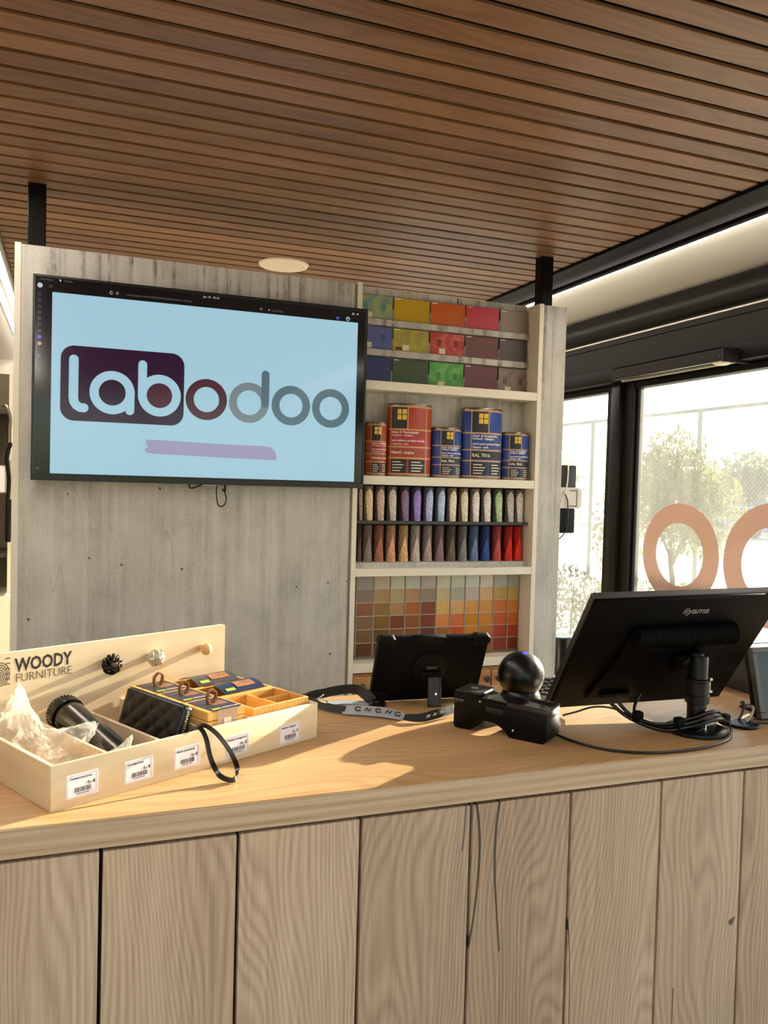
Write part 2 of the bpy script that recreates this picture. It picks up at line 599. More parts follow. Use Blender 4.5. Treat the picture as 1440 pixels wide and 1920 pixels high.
def obj(name, bm, mat, parent=None, smooth=35, label=None, kind=None, loc=None, rot=None):
    me = bm if isinstance(bm, bpy.types.Mesh) else mesh_of(bm, mat, smooth)
    o = bpy.data.objects.new(name, me)
    if not isinstance(bm, bpy.types.Mesh):
        me.name = name
    COL.objects.link(o)
    if parent is not None:
        o.parent = parent
    if label:
        o['label'] = label
    if kind:
        o['kind'] = kind
    if loc is not None:
        o.location = loc
    if rot is not None:
        o.rotation_euler = rot
    return o

def tag(o, label, cat, group=None):
    o['label'] = label
    o['category'] = cat
    if group:
        o['group'] = group
    return o

def thing(name, label, cat, loc=(0, 0, 0), rotz=0.0, group=None, rot=None):
    o = bpy.data.objects.new(name, None)
    o.empty_display_size = 0.05
    COL.objects.link(o)
    o.location = loc
    o.rotation_euler = rot if rot is not None else (0, 0, rotz)
    return tag(o, label, cat, group)

def struct(name, bm=None, mat=None, loc=(0, 0, 0), smooth=35):
    if bm is None:
        o = bpy.data.objects.new(name, None)
        COL.objects.link(o)
        o.location = loc
    else:
        o = obj(name, bm, mat, None, smooth)
    o['kind'] = 'structure'
    return o

# XY drawing plane -> world XZ plane facing the camera side (-Y); z of the drawing comes towards -Y
FACE = Matrix(((1, 0, 0, 0), (0, 0, -1, 0), (0, 1, 0, 0), (0, 0, 0, 1)))
def face_at(x, y, z):
    return Matrix.Translation((x, y, z)) @ FACE

# ------------------------------------------------------------------ shared finishes
walnut = wood('walnut', '50351f', '734f31', '936b45', axis=0, wdir=1, rough=0.42, wave=26.0, fine=90, stretch=0.04, tone=0.22, bump=0.02, amount=(0.6, 0.08, 0.32), spec=0.4, warp=0.6)
oak_front = wood('oak_front', '6f5b49', '9f8771', 'c4af98', axis=2, wdir=0, rough=0.6, wave=85.0, fine=430, stretch=0.045, knots=0.85, cracks=0.9, tone=0.18, bump=0.25, amount=(0.38, 0.11, 0.51), broad=3.0, warp=0.42)
oak_top = wood('oak_top', '7d5c3b', 'a88357', 'c6a375', axis=0, wdir=1, rough=0.45, wave=70.0, fine=300, stretch=0.045, knots=0.85, cracks=0.6, tone=0.0, bump=0.1, amount=(0.50, 0.09, 0.41), warp=0.42)
oak_edge = wood('oak_edge', '78644f', 'a58d74', 'c3ad94', axis=0, wdir=2, rough=0.6, wave=60.0, fine=420, stretch=0.03, tone=0.0, bump=0.25, amount=(0.25, 0.12, 0.63), warp=0.02)
birch = wood('birch_ply', 'cfb28c', 'dac29f', 'e4cfb0', axis=0, wdir=2, rough=0.5, wave=30.0, fine=90, stretch=0.06, tone=0.05, bump=0.03, amount=(0.5, 0.10, 0.40), warp=0.4)
bamboo = wood('bamboo', 'b07a35', 'd09a4e', 'e2b469', axis=1, wdir=0, rough=0.42, wave=110.0, fine=200, stretch=0.04, tone=0.12, bump=0.05, amount=(0.45, 0.08, 0.47), warp=0.0)
cab_wood = wood('cabinet_oak', '8f5f34', 'b47f4b', 'c99861', axis=0, wdir=2, rough=0.5, wave=60.0, fine=200, stretch=0.05, tone=0.1, bump=0.1, amount=(0.4, 0.15, 0.45))
beech = wood('beech_knob', 'b98550', 'cf9f6a', 'dcb483', axis=1, wdir=0, rough=0.4, wave=120, fine=300, stretch=0.1, tone=0.0, bump=0.03, amount=(0.5, 0.15, 0.35))
conc = concrete('concrete_laminate')
cream = M('cream_laminate', 'e2d9c6', 0.5, var=0.02)
black_metal = M('black_powder_coat', '0f0c09', 0.5, var=0.15, scale=80, spec=0.10)
black_plastic = M('black_plastic', '070606', 0.4, var=0.1, scale=200, spec=0.2)
black_matt = M('black_rubber', '060505', 0.6, var=0.15, scale=200, bump=0.1, spec=0.12)
black_gloss = M('black_gloss', '050505', 0.08, var=0.05)
white_paint = M('white_paint', 'd9d4c8', 0.7, var=0.02, scale=4)
alu = M('brushed_aluminium', 'b9b6ae', 0.35, 1.0, var=0.06, scale=60)
chrome = M('polished_metal', 'd8d4cc', 0.12, 1.0, var=0.04)
paper = M('white_paper', 'e9e4ea', 0.6, var=0.02)
ink = M('black_ink', '17151a', 0.6, var=0.05)

# ------------------------------------------------------------------ room shell
XW = 2.60                      # inner face of the glazed wall on the right
CZ = 2.47                      # underside of the slat ceiling
YF, YB, XL = -2.6, 7.2, -3.4   # wall behind the camera, far wall, left wall
struct('floor', box((XL - 0.1, YF - 0.1, -0.1), (XW + 0.15, YB + 0.1, 0)), M('floor_tile', 'a7a199', 0.5, var=0.08, scale=3))
struct('wall_left', box((XL - 0.12, YF - 0.1, 0), (XL, YB + 0.1, 2.9)), M('wall_plaster', 'bfb6a6', 0.8, var=0.03, scale=3))
struct('wall_back', box((XL, YB, 0), (XW + 0.12, YB + 0.12, 2.9)), M('wall_plaster'))
# wall behind the camera: a glazed shop front between two piers
struct('wall_front', box((XL, YF - 0.12, 2.3), (XW, YF, 2.9), bm=box((XL, YF - 0.12, 0), (XW, YF, 0.15), bm=box((XL, YF - 0.12, 0.15), (XL + 0.5, YF, 2.3)))), M('wall_plaster'))

ceil = struct('ceiling', box((XL, YF, CZ + 0.045), (XW + 0.12, YB, CZ + 0.075)), M('ceiling_black', '0c0a09', 0.9, var=0.1))
PITCH, GAP, Y0 = 0.0809, 0.0172, 1.4995
slat_me = mesh_of(box((-1.085, GAP / 2, 0), (1.065, PITCH - GAP / 2, 0.009), 0.0012, 1), walnut, 0)
slat_me.name = 'slat'
k0 = int(math.floor((YF - Y0) / PITCH)) + 1
k1 = int((YB - Y0) / PITCH)
for k in range(k0, k1):
    o = obj('slat', slat_me, walnut, ceil)
    o.location = (0.815, Y0 + k * PITCH, CZ)
for xx in (-0.1, 0.55, 1.2, 1.8):
    obj('batten', box((xx, YF, CZ + 0.013), (xx + 0.04, YB, CZ + 0.045)), M('ceiling_black'), ceil)
obj('felt_backing', box((-0.272, YF, CZ + 0.009), (1.884, YB, CZ + 0.013)), M('felt_black', '080706', 0.95, var=0.1, spec=0.1), ceil, 0)
obj('ceiling_board', box((2.045, YF, CZ + 0.006), (XW, YB, CZ + 0.03)), white_paint, ceil)
obj('ceiling_board', box((XL, YF, CZ + 0.006), (-0.375, YB, CZ + 0.03)), M('ceiling_grey', 'b3aca0', 0.8, var=0.03), ceil)
# black edge beam on the right of the slats, rounded trim on their left
beam = struct('trim_1', box((1.882, YF, CZ - 0.012), (2.045, YB, CZ + 0.05), 0.004, 2, bm=box((2.018, YF, CZ - 0.028), (2.045, YB, CZ + 0.03), 0.004, 2)), black_metal)
struct('trim_2', box((-0.292, YF, CZ - 0.02), (-0.272, YB, CZ + 0.05), 0.008, 3, bm=box((-0.375, YF, CZ + 0.004), (-0.292, YB, CZ + 0.05), 0.003, 1)), alu)

def led_strip(x0, x1, label, strength):
    t = thing('led_strip', label, 'light strip', ((x0 + x1) / 2, (YF + YB) / 2, CZ))
    w, L = (x1 - x0) / 2, (YB - YF) / 2 - 0.02
    dome = [(-w, -0.004)] + [(-w * math.cos(PI * i / 8), -0.006 - 0.011 * math.sin(PI * i / 8)) for i in range(9)] + [(w, -0.004)]
    obj('diffuser', prism(dome, -L, L, mat4=Matrix(((1, 0, 0, 0), (0, 0, 1, 0), (0, 1, 0, 0), (0, 0, 0, 1)))), lamp_mat('led_glow', 'fff4ea', strength), t, 50)
    prof = box((-w - 0.003, -L, -0.006), (-w, L, 0.004))
    box((w, -L, -0.006), (w + 0.003, L, 0.004), bm=prof)
    box((-w, -L, -0.003), (w, L, 0.004), bm=prof)
    obj('profile', prof, alu, t, 0)
led_strip(2.064, 2.090, 'long lit LED strip beside the black beam above the window', 44.0)
led_strip(-0.322, -0.300, 'lit LED strip left of the partition, the one nearer the slats', 44.0)
led_strip(-0.366, -0.346, 'lit LED strip left of the partition, the one farther from the slats', 44.0)

# ------------------------------------------------------------------ glazed wall on the right
GT = 2.072                     # top of the glass
hdr = struct('wall_right', box((XW, YF, GT + 0.03), (XW + 0.12, YB, 2.9), bm=box((XW, YF, -0.02), (XW + 0.12, YB, 0.07))), black_metal)
obj('blind_cassette', cyl((XW - 0.02, YF, 2.398), (XW - 0.02, YB, 2.398), 0.062, n=32, bm=box((XW - 0.02, YF, 2.336), (XW + 0.01, YB, CZ + 0.005))), M('cassette_black', '15120f', 0.45, var=0.1, spec=0.2), hdr, 40)
obj('light_trim', box((XW - 0.030, YF, 2.329), (XW - 0.018, YB, 2.336)), M('pale_trim', 'cfc8bb', 0.4), hdr, 0)
obj('fascia', box((XW - 0.022, YF, 2.180), (XW, YB, 2.329), 0.003, 1, bm=box((XW - 0.028, YF, 2.300), (XW, YB, 2.3285), 0.002, 1)), M('fascia_brown_black', '1b1713', 0.55, var=0.08, spec=0.15), hdr)
obj('lower_rail', box((XW - 0.06, YF, 2.105), (XW, YB, 2.180), 0.004, 2), black_metal, hdr)
wglass = glass_pane('window_glass', haze=0.032)
frame_m = M('frame_black', '100e0b', 0.4, var=0.1, spec=0.22)
panes = [(3.610, YB - 0.1), (1.15, 3.400), (-1.00, 1.00), (YF + 0.1, -1.15)]
for i, (a, b) in enumerate(panes):
    f = box((XW + 0.0, a - 0.07, 0.07), (XW + 0.07, a, GT + 0.03), 0.004, 1)
    box((XW + 0.0, b, 0.07), (XW + 0.07, b + 0.07, GT + 0.03), 0.004, 1, bm=f)
    box((XW + 0.01, a, GT), (XW + 0.07, b, GT + 0.03), 0.003, 1, bm=f)
    box((XW + 0.01, a, 0.07), (XW + 0.07, b, 0.13), 0.003, 1, bm=f)
    w = struct('window_%d' % (i + 1), f, frame_m)
    obj('pane', box((XW + 0.036, a, 0.13), (XW + 0.044, b, GT)), wglass, w, 0)
    gk = box((XW + 0.022, a, 0.13), (XW + 0.034, a + 0.012, GT))
    box((XW + 0.022, b - 0.012, 0.13), (XW + 0.034, b, GT), bm=gk)
    obj('gasket', gk, black_plastic, w, 0)
mull = struct('trim_3', box((XW - 0.03, 3.470, 0.07), (XW + 0.06, 3.540, GT + 0.04), 0.006, 2), frame_m)
# shop front behind the camera
fw_ = box((XL + 0.5, YF - 0.09, 0.15), (XL + 0.57, YF - 0.02, 2.3), 0.003, 1)
for xx in (-1.2, 0.6, 2.4):
    box((xx, YF - 0.09, 0.15), (xx + 0.07, YF - 0.02, 2.3), 0.003, 1, bm=fw_)
w5 = struct('window_5', fw_, frame_m)
for a, b in ((XL + 0.57, -1.2), (-1.13, 0.6), (0.67, 2.4)):
    obj('pane', box((a, YF - 0.06, 0.15), (b, YF - 0.052, 2.3)), wglass, w5, 0)

# door operator housing with its sensor lens, hung on the rail
op = thing('door_operator', 'long black box housing with a pale lens under the window header', 'door operator', (2.53, 3.03, 2.093))
obj('housing', box((-0.072, -0.373, 0.004), (-0.066, 0.36, 0.060), 0.001, 1, bm=box((-0.072, -0.373, 0.054), (0.006, 0.36, 0.060), 0.001, 1)), M('fascia_brown_black'), op)
obj('end_cap', box((-0.073, -0.379, 0.0), (0.069, -0.373, 0.061), 0.001, 1, bm=box((0.005, -0.373, 0.058), (0.069, -0.34, 0.061))), M('end_cap_black', '0a0a0d', 0.5), op)
obj('screw', cyl((-0.073, -0.362, 0.026), (-0.0755, -0.362, 0.026), 0.004, n=12), chrome, op)
obj('clip', cyl((0.03, -0.379, 0.063), (0.058, -0.372, 0.064), 0.003, n=8), chrome, op)
obj('tube', cyl((-0.045, -0.365, 0.022), (-0.045, 0.36, 0.022), 0.016, n=20), M('grey_tube', '9da3a3', 0.3, 0.6), op)
obj('track', box((-0.012, -0.37, 0.0), (0.004, 0.36, 0.010), 0.001, 1), M('beige_track', '9b927c', 0.4, 0.3), op)
obj('sensor_lens', lathe([(0.0, -0.012), (0.018, -0.011), (0.032, -0.007), (0.040, 0.0), (0.042, 0.006), (0.0, 0.006)], 28, mat4=Matrix.Translation((-0.025, -0.325, 0.006))), M('pale_lens', 'd8c8ae', 0.3), op)

# vinyl letters on the pane
vinyl = film('salmon_vinyl', '94786a', clear=0.14, rough=0.5, trans=0.45, vary=0.0)
SIDE = Matrix(((0, 0, -1, 0), (-1, 0, 0, 0), (0, 1, 0, 0), (0, 0, 0, 1)))   # XY drawing -> wall facing -X, x towards -Y
def wall_x(y, z, x=XW + 0.034):
    return Matrix.Translation((x, y, z)) @ SIDE
k = XW / 2.5
lo_ = thing('window_letter', 'salmon vinyl letter O on the large window pane in front of the tree', 'window letter', (XW + 0.034, 3.07, 1.270))
obj('letter', ring2d(0, 0, 0.158, 0.255, 0, 0.0012, 64, sx=1.0, sy=0.93 * 1.0, mat4=SIDE), vinyl, lo_, 0)
lc_ = thing('window_letter', 'salmon vinyl letter G cut off by the right edge of the picture', 'window letter', (XW + 0.034, 2.522, 1.270))
bmG = ring2d(0, 0, 0.165, 0.268, 0, 0.0012, 64, sx=1.0, sy=0.95, a0=R(38), a1=R(322), mat4=SIDE)
prism([(0.02, -0.075), (0.10, -0.075), (0.21, -0.12), (0.26, -0.05), (0.26, 0.0), (0.02, 0.0)], 0, 0.0012, bm=bmG, mat4=SIDE)
obj('letter', bmG, vinyl, lc_, 0)

# ------------------------------------------------------------------ partition with the niche
PY, ND = 2.80, 0.095           # front plane, niche depth
part = thing('display_partition', 'free-standing concrete-look partition wall with a cream-edged shelf niche', 'partition', (0.82, PY, 0))
def pp(name, lo, hi, mat, bev=0.0, **kw):
    return obj(name, box((lo[0] - 0.82, lo[1] - PY, lo[2]), (hi[0] - 0.82, hi[1] - PY, hi[2]), bev, 1), mat, part, 35 if bev else 0, **kw)
ZT = 2.272
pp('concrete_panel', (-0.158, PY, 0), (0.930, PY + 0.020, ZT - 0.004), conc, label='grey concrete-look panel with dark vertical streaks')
pp('edge_board', (-0.177, PY - 0.002, 0), (-0.158, PY + 0.16, ZT), cream, 0.001)
pp('edge_board', (0.940, PY - 0.004, 0), (0.958, PY + 0.16, ZT + 0.002), cream, 0.001)
pp('joint_strip', (0.930, PY + 0.004, 0), (0.940, PY + 0.020, ZT - 0.004), M('shadow_joint', '8d8678', 0.6))
pp('edge_board', (1.687, PY - 0.004, 0), (1.706, PY + 0.16, ZT + 0.003), cream, 0.001)
pp('concrete_column', (1.706, PY, 0), (1.811, PY + 0.16, ZT), conc)
pp('rear_board', (-0.158, PY + 0.14, 0), (0.940, PY + 0.16, ZT - 0.004), cream)
pp('niche_back', (0.958, PY + ND, 0.87), (1.687, PY + ND + 0.02, 2.284), conc)
for z0, z1 in ((1.898, 1.930), (1.555, 1.587), (1.220, 1.249), (0.868, 0.901)):
    pp('shelf', (0.958, PY - 0.003, z0), (1.687, PY + ND, z1), cream, 0.001)
for z0, z1 in ((2.144, 2.166), (2.032, 2.055)):
    pp('swatch_rail', (0.958, PY + ND - 0.030, z0), (1.687, PY + ND, z1), conc)
pp('sample_divider', (0.958, PY + ND - 0.062, 1.4105), (1.687, PY + ND, 1.4215), M('dark_divider', '3a332d', 0.5))
pp('sample_ledge', (0.958, PY + ND - 0.066, 1.249), (1.687, PY + ND, 1.268), conc)
for x0 in (-0.143, 1.712):
    pp('post', (x0, PY + 0.032, 0.0 + ZT - 0.3), (x0 + 0.052, PY + 0.084, CZ + 0.01), black_metal, 0.002)

cab = thing('back_cabinet', 'low oak cabinet with round dark knobs under the niche', 'cabinet', (1.32, PY, 0))
obj('body', box((-0.360, 0.012, 0.08), (0.365, 0.13, 0.860), bm=box((-0.36, 0.03, 0.0), (0.365, 0.13, 0.08))), cab_wood, cab, 0)
for a, b, ks in ((-0.360, 0.200, (-0.330, 0.178)), (0.205, 0.365, (0.228,))):
    d = obj('door', box((a, -0.006, 0.09), (b, 0.012, 0.852), 0.0015, 1), cab_wood, cab)
    for kx in ks:
        obj('knob', lathe([(0.0, 0.026), (0.009, 0.025), (0.0135, 0.020), (0.012, 0.014), (0.006, 0.010), (0.006, 0.0)], 20, mat4=Matrix.Translation((kx, -0.006, 0.822)) @ Matrix.Rotation(R(90), 4, 'X')), M('knob_pewter', '4a4641', 0.35, 0.7), d)

# round ceiling loudspeaker
sp = thing('ceiling_speaker', 'round white recessed speaker grille in the slat ceiling', 'speaker', (0.817, 3.418, CZ))
obj('rim', lathe([(0.082, -0.002), (0.088, -0.008), (0.100, -0.007), (0.105, -0.001), (0.105, 0.0), (0.082, 0.0)], 48), M('speaker_white', 'e6d8c6', 0.5), sp)
obj('grille', lathe([(0.0, -0.006), (0.05, -0.0055), (0.083, -0.004), (0.083, 0.0), (0.0, 0.0)], 48), M('grille_white', 'ded0bd', 0.6, var=0.15, scale=400, bump=0.2), sp)

# ------------------------------------------------------------------ counter
FY, WT = 1.256, 1.05
wt = thing('worktop', 'thick oak-look worktop on the sales counter', 'worktop', (0.5, FY, WT))
obj('top', box((-1.9, 0.0015, -0.043), (1.9, 0.585, 0), 0.0015, 1), oak_top, wt)
obj('front_edge', box((-1.9, 0.0, -0.043), (1.9, 0.0015, -0.0012)), oak_edge, wt, 0, label='grey-brown oak edging strip')
ct = thing('sales_counter', 'long counter clad with wide upright oak planks', 'counter', (0.5, FY, 0))
obj('carcass', box((-1.88, 0.024, 0.0), (1.88, 0.57, 1.007)), M('carcass_black', '0d0b0a', 0.8), ct, 0)
plank_me = mesh_of(box((0.0025, 0, 0), (0.2002, 0.022, 0.924), 0.0022, 2), oak_front, 35)
plank_me.name = 'plank'
for i in range(-7, 9):
    o = obj('plank', plank_me, oak_front, ct)
    o.location = (0.047 + 0.2028 * i - 0.5, 0.0015, 0.077)
obj('plinth', box((-1.88, 0.03, 0.0), (1.88, 0.06, 0.075)), black_metal, ct, 0)

# ------------------------------------------------------------------ television
TX, TY, TZ = 0.4195, 2.739, 1.540
tv = thing('television', 'large flat television on the partition showing the labodoo logo', 'television', (TX, TY, TZ))
W2, TH = 0.5408, 0.628
obj('casing', box((-W2 + 0.003, 0.006, 0.002), (W2 - 0.003, 0.030, TH - 0.002), 0.003, 2, bm=box((-0.30, 0.030, 0.10), (0.30, 0.052, 0.46), 0.006, 2)), black_plastic, tv)
bez = box((-W2, 0.0, 0.0), (W2, 0.010, 0.018), 0.0012, 1)
for lo, hi in (((-W2, 0.0, TH - 0.008), (W2, 0.010, TH)), ((-W2, 0.0, 0.018), (-W2 + 0.008, 0.010, TH - 0.008)), ((W2 - 0.008, 0.0, 0.018), (W2, 0.010, TH - 0.008))):
    box(lo, hi, 0.0012, 1, bm=bez)
obj('bezel', bez, M('bezel_black', '0d0c0c', 0.3, var=0.05), tv)
for mx_ in (-0.12, 0.06):
    obj('wall_mount', box((mx_, 0.050, 0.18), (mx_ + 0.06, 0.061, 0.40)), black_metal, tv, 0)
scr = obj('screen', box((-W2 + 0.008, 0.003, 0.018), (W2 - 0.008, 0.0062, TH - 0.008)), screen_mat('screen_black', '08080a', 0.5, 0.10), tv, 0)
def tvm(h=0.0):
    return face_at(-TX, 0.003 - h, -TZ)
SC = 0.76
px_page = screen_mat('screen_page', 'a8cfdf', SC)
obj('page', prism([(-0.0665, 1.5620), (0.9248, 1.5620), (0.9248, 2.1180), (-0.0665, 2.1180)], 0, 0.0002, mat4=tvm()), px_page, scr, 0, label='pale blue web page')
px_plum = screen_mat('screen_plum', '2c0c2e', SC)
px_maroon = screen_mat('screen_maroon', '4d2533', SC)
px_steel = screen_mat('screen_steel', '7a868e', SC)
px_slate = screen_mat('screen_slate', '55707a', SC)
obj('logo_block', prism(rrect(-0.0400, 1.7275, 0.3342, 1.9600, 0.040), 0.0002, 0.0004, mat4=tvm()), px_plum, scr, 0, label='plum rounded block of the logo')
def logo(name, bm, mat):
    obj(name, bm, mat, scr, 0)
h0, h1 = 0.0004, 0.0006
# l a b in page colour on the block
b = stroke2d([(-0.0018, 1.9180), (-0.0018, 1.800), (0.000, 1.787), (0.007, 1.776), (0.0185, 1.7690), (0.0290, 1.7690)], 0.028, h0, h1, mat4=tvm())
logo('logo_letter', b, px_page)
b = ring2d(0.1130, 1.8217, 0.0405, 0.0680, h0, h1, 56, mat4=tvm())
stroke2d([(0.1667, 1.8217), (0.1667, 1.7675)], 0.0272, h0, h1, bm=b, mat4=tvm())
logo('logo_letter', b, px_page)
b = ring2d(0.2575, 1.8215, 0.0397, 0.0670, h0, h1, 56, mat4=tvm())
stroke2d([(0.2040, 1.8215), (0.2040, 1.9170)], 0.0272, h0, h1, bm=b, mat4=tvm())
logo('logo_letter', b, px_page)
logo('logo_counter', disc2d(0.2575, 1.8215, 0.0397, h0, h1, 48, mat4=tvm()), px_maroon)
logo('logo_letter', ring2d(0.4070, 1.8182, 0.0412, 0.0672, h0 - 0.0002, h1, 56, mat4=tvm()), px_maroon)
b = ring2d(0.5480, 1.8165, 0.0410, 0.0672, h0 - 0.0002, h1, 56, mat4=tvm())
logo('logo_letter', b, px_steel)
logo('logo_letter', stroke2d([(0.6020, 1.8165), (0.6020, 1.9140)], 0.0268, h0 - 0.0002, h1 + 0.0001, mat4=tvm()), px_slate)
logo('logo_letter', ring2d(0.6918, 1.8154, 0.0402, 0.0672, h0 - 0.0002, h1, 56, mat4=tvm()), px_slate)
logo('logo_letter', ring2d(0.8330, 1.8142, 0.0402, 0.0670, h0 - 0.0002, h1, 56, mat4=tvm()), px_slate)
hl = [(0.2240, 1.6791), (0.3300, 1.6775), (0.4700, 1.6745), (0.6000, 1.6740), (0.6250, 1.6710), (0.6420, 1.6560), (0.6465, 1.6330), (0.6400, 1.6275), (0.5000, 1.6290), (0.3600, 1.6320), (0.2400, 1.6340), (0.2190, 1.6370), (0.2140, 1.6480), (0.2260, 1.6560), (0.2180, 1.6640), (0.2170, 1.6740)]
obj('marker_stroke', prism(hl, 0.0002, 0.0005, mat4=tvm()), screen_mat('screen_lilac', 'a29cbc', SC), scr, 0, label='lilac marker stroke under the logo')
# browser chrome: icons and lettering
px_white = screen_mat('screen_white', 'c9cdd6', 0.8)
px_dim = screen_mat('screen_dim', '6a6c78', 0.7)
ic = bmesh.new()
for q, (ix, iz) in enumerate(((-0.1028, 2.1091), (-0.1026, 2.0906), (-0.1023, 2.0712), (-0.1021, 2.0526), (-0.1019, 2.0341), (-0.1016, 2.0155), (-0.1014, 1.9961))):
    if q % 3 == 1:
        ring2d(ix, iz, 0.0030, 0.0044, 0, 0.0003, 16, bm=ic, mat4=tvm())
    elif q % 3 == 0:
        ring2d(ix, iz, 0.0036, 0.0052, 0, 0.0003, 4, bm=ic, mat4=tvm(), a0=PI / 4, a1=PI / 4 + 2 * PI)
    else:
        stroke2d([(ix - 0.004, iz - 0.003), (ix, iz + 0.004), (ix + 0.004, iz - 0.001)], 0.0018, 0, 0.0003, bm=ic, mat4=tvm())
ring2d(-0.1019, 1.9206, 0.0036, 0.0054, 0, 0.0003, 4, bm=ic, mat4=tvm(), a0=PI / 4, a1=PI / 4 + 2 * PI)
ring2d(-0.1020, 1.5760, 0.0026, 0.0042, 0, 0.0003, 14, bm=ic, mat4=tvm())
ring2d(-0.0715, 2.1352, 0.0042, 0.0058, 0, 0.0003, 4, bm=ic, mat4=tvm(), a0=PI / 4, a1=PI / 4 + 2 * PI)
obj('sidebar_icons', ic, px_dim, scr, 0)
obj('round_icon', disc2d(-0.1017, 2.1351, 0.0075, 0, 0.0003, 20, mat4=tvm()), px_white, scr, 0)
obj('blue_icon', disc2d(-0.1012, 1.9783, 0.0055, 0, 0.0003, 16, mat4=tvm()), screen_mat('screen_blue', '4a55c8', 0.8), scr, 0)
obj('pink_icon', disc2d(-0.1009, 1.9580, 0.0055, 0, 0.0003, 16, mat4=tvm()), screen_mat('screen_pink', 'd08a92', 0.8), scr, 0)
tx = bmesh.new()
def scr_text(s, x, z, size, bm):
    t = text_bm(s, size, 0.0001, align='LEFT')
    return merge(bm, t, face_at(x - TX, 0.0028, z - TZ))
scr_text('Activities', -0.1004, 2.1545, 0.0095, tx)
scr_text('Vivaldi', -0.034, 2.1545, 0.0095, tx)
scr_text('www.google.com/search/labodoo/logo/identity-kit-overview', 0.1500, 2.1330, 0.0085, tx)
scr_text('Search Bing', 0.6180, 2.1300, 0.0085, tx)
obj('dim_lettering', tx, px_dim, scr, 0)
tx = bmesh.new()
scr_text('Jan 19  10:12', 0.3900, 2.1520, 0.0100, tx)
prism([(-0.048, 2.1570), (-0.041, 2.1580), (-0.0435, 2.1505)], 0, 0.0003, bm=tx, mat4=tvm())
ring2d(0.1054, 2.1341, 0.0034, 0.0052, 0, 0.0003, 18, bm=tx, mat4=tvm(), a0=R(40), a1=R(330))
ring2d(0.1230, 2.1343, 0.0030, 0.0040, 0, 0.0003, 14, bm=tx, mat4=tvm())
ring2d(0.5817, 2.1316, 0.0030, 0.0042, 0, 0.0003, 4, bm=tx, mat4=tvm())
ring2d(0.8878, 2.1285, 0.0055, 0.0070, 0, 0.0003, 20, bm=tx, mat4=tvm())
disc2d(0.8878, 2.1300, 0.0028, 0, 0.0003, 14, bm=tx, mat4=tvm())
for dx, dz, r in ((0.6089, 2.1308, 0.0022), (0.9069, 2.1495, 0.0022), (0.9035, 2.1455, 0.0018), (0.9105, 2.1455, 0.0018), (0.9226, 2.1476, 0.0028)):
    disc2d(dx, dz, r, 0, 0.0003, 12, bm=tx, mat4=tvm())
obj('bright_lettering', tx, px_white, scr, 0)
obj('tab_icon', prism(rrect(0.8460, 2.1230, 0.8550, 2.1320, 0.001, 3), 0, 0.0003, mat4=tvm()), screen_mat('screen_blue'), scr, 0)
obj('sensor_tab', box((-0.021, 0.002, -0.0055), (0.026, 0.009, 0.0), 0.0008, 1, bm=box((-0.018, 0.006, -0.012), (0.018, 0.012, -0.005), 0.003, 2)), M('tab_grey', '8f8b86', 0.35, 0.4), tv)
obj('cable', tube([(-0.055, 0.030, 0.004), (-0.060, 0.026, -0.006), (-0.052, 0.022, -0.014), (-0.026, 0.020, -0.004), (-0.015, 0.022, 0.004)], 0.0022), black_plastic, tv)
obj('cable', tube([(0.030, 0.022, 0.004), (0.029, 0.020, -0.030), (0.034, 0.019, -0.064), (0.046, 0.019, -0.073), (0.058, 0.020, -0.064), (0.062, 0.021, -0.045), (0.057, 0.022, -0.025), (0.050, 0.022, -0.014)], 0.0020, bm=tube([(0.050, 0.022, -0.014), (0.058, 0.024, -0.022), (0.058, 0.026, 0.004)], 0.0032)), black_plastic, tv)

# ------------------------------------------------------------------ colour sample tiles (three rows of five)
def sample_mat(name, col, mottle=None, rough=0.35):
    if not mottle:
        return M('sample_' + name, col, rough, var=0.04, scale=8)
    m, nt, out = nodes_of('sample_' + name)
    p = N(nt, 'ShaderNodeBsdfPrincipled', Roughness=0.3)
    tc = N(nt, 'ShaderNodeTexCoord')
    nz = N(nt, 'ShaderNodeTexNoise', Scale=16.0, Detail=5.0, Roughness=0.6, Distortion=1.2)
    nt.links.new(tc.outputs['Object'], nz.inputs['Vector'])
    nt.links.new(ramp(nt, [(0.36, lin(mottle)), (0.52, lin(col)), (0.7, lin(col))], nz.outputs[0]), p.inputs['Base Color'])
    nt.links.new(p.outputs[0], out.inputs[0])
    return m
acrylic = film('clear_acrylic', 'd8d4c6', clear=0.72, rough=0.08, trans=0.3)
sticker = M('sticker', 'd9cfae', 0.6, var=0.08, scale=300)
rows = [
    (2.166, 2.254, [('a3a870', '6f8f80', 'pale teal and yellow mottled', 'w'), ('c19a18', None, 'golden yellow', ''), ('c4601c', None, 'bright orange', ''), ('c23a48', None, 'raspberry red', 'c'), ('8f7d6e', None, 'taupe grey', '')]),
    (2.055, 2.141, [('51629c', '6a5f90', 'mottled blue', 'ws'), ('ad9d2e', '8f8a44', 'mottled olive yellow', 'sd'), ('a82a22', 'c85a48', 'streaked bright red', 'ws'), ('64332f', None, 'deep maroon', ''), ('52473f', None, 'charcoal brown', '')]),
    (1.930, 2.028, [('1c2a66', None, 'navy blue', ''), ('34491f', None, 'dark green', ''), ('3f8f34', '6aae52', 'streaked leaf green', 'ws'), ('643038', None, 'plum maroon', ''), ('8d7b6c', '7a6a60', 'clear grey with a yellow sticker', 'ws')])]
rown = ('top', 'middle', 'bottom')
xs = [0.962, 1.112, 1.262, 1.410, 1.560]
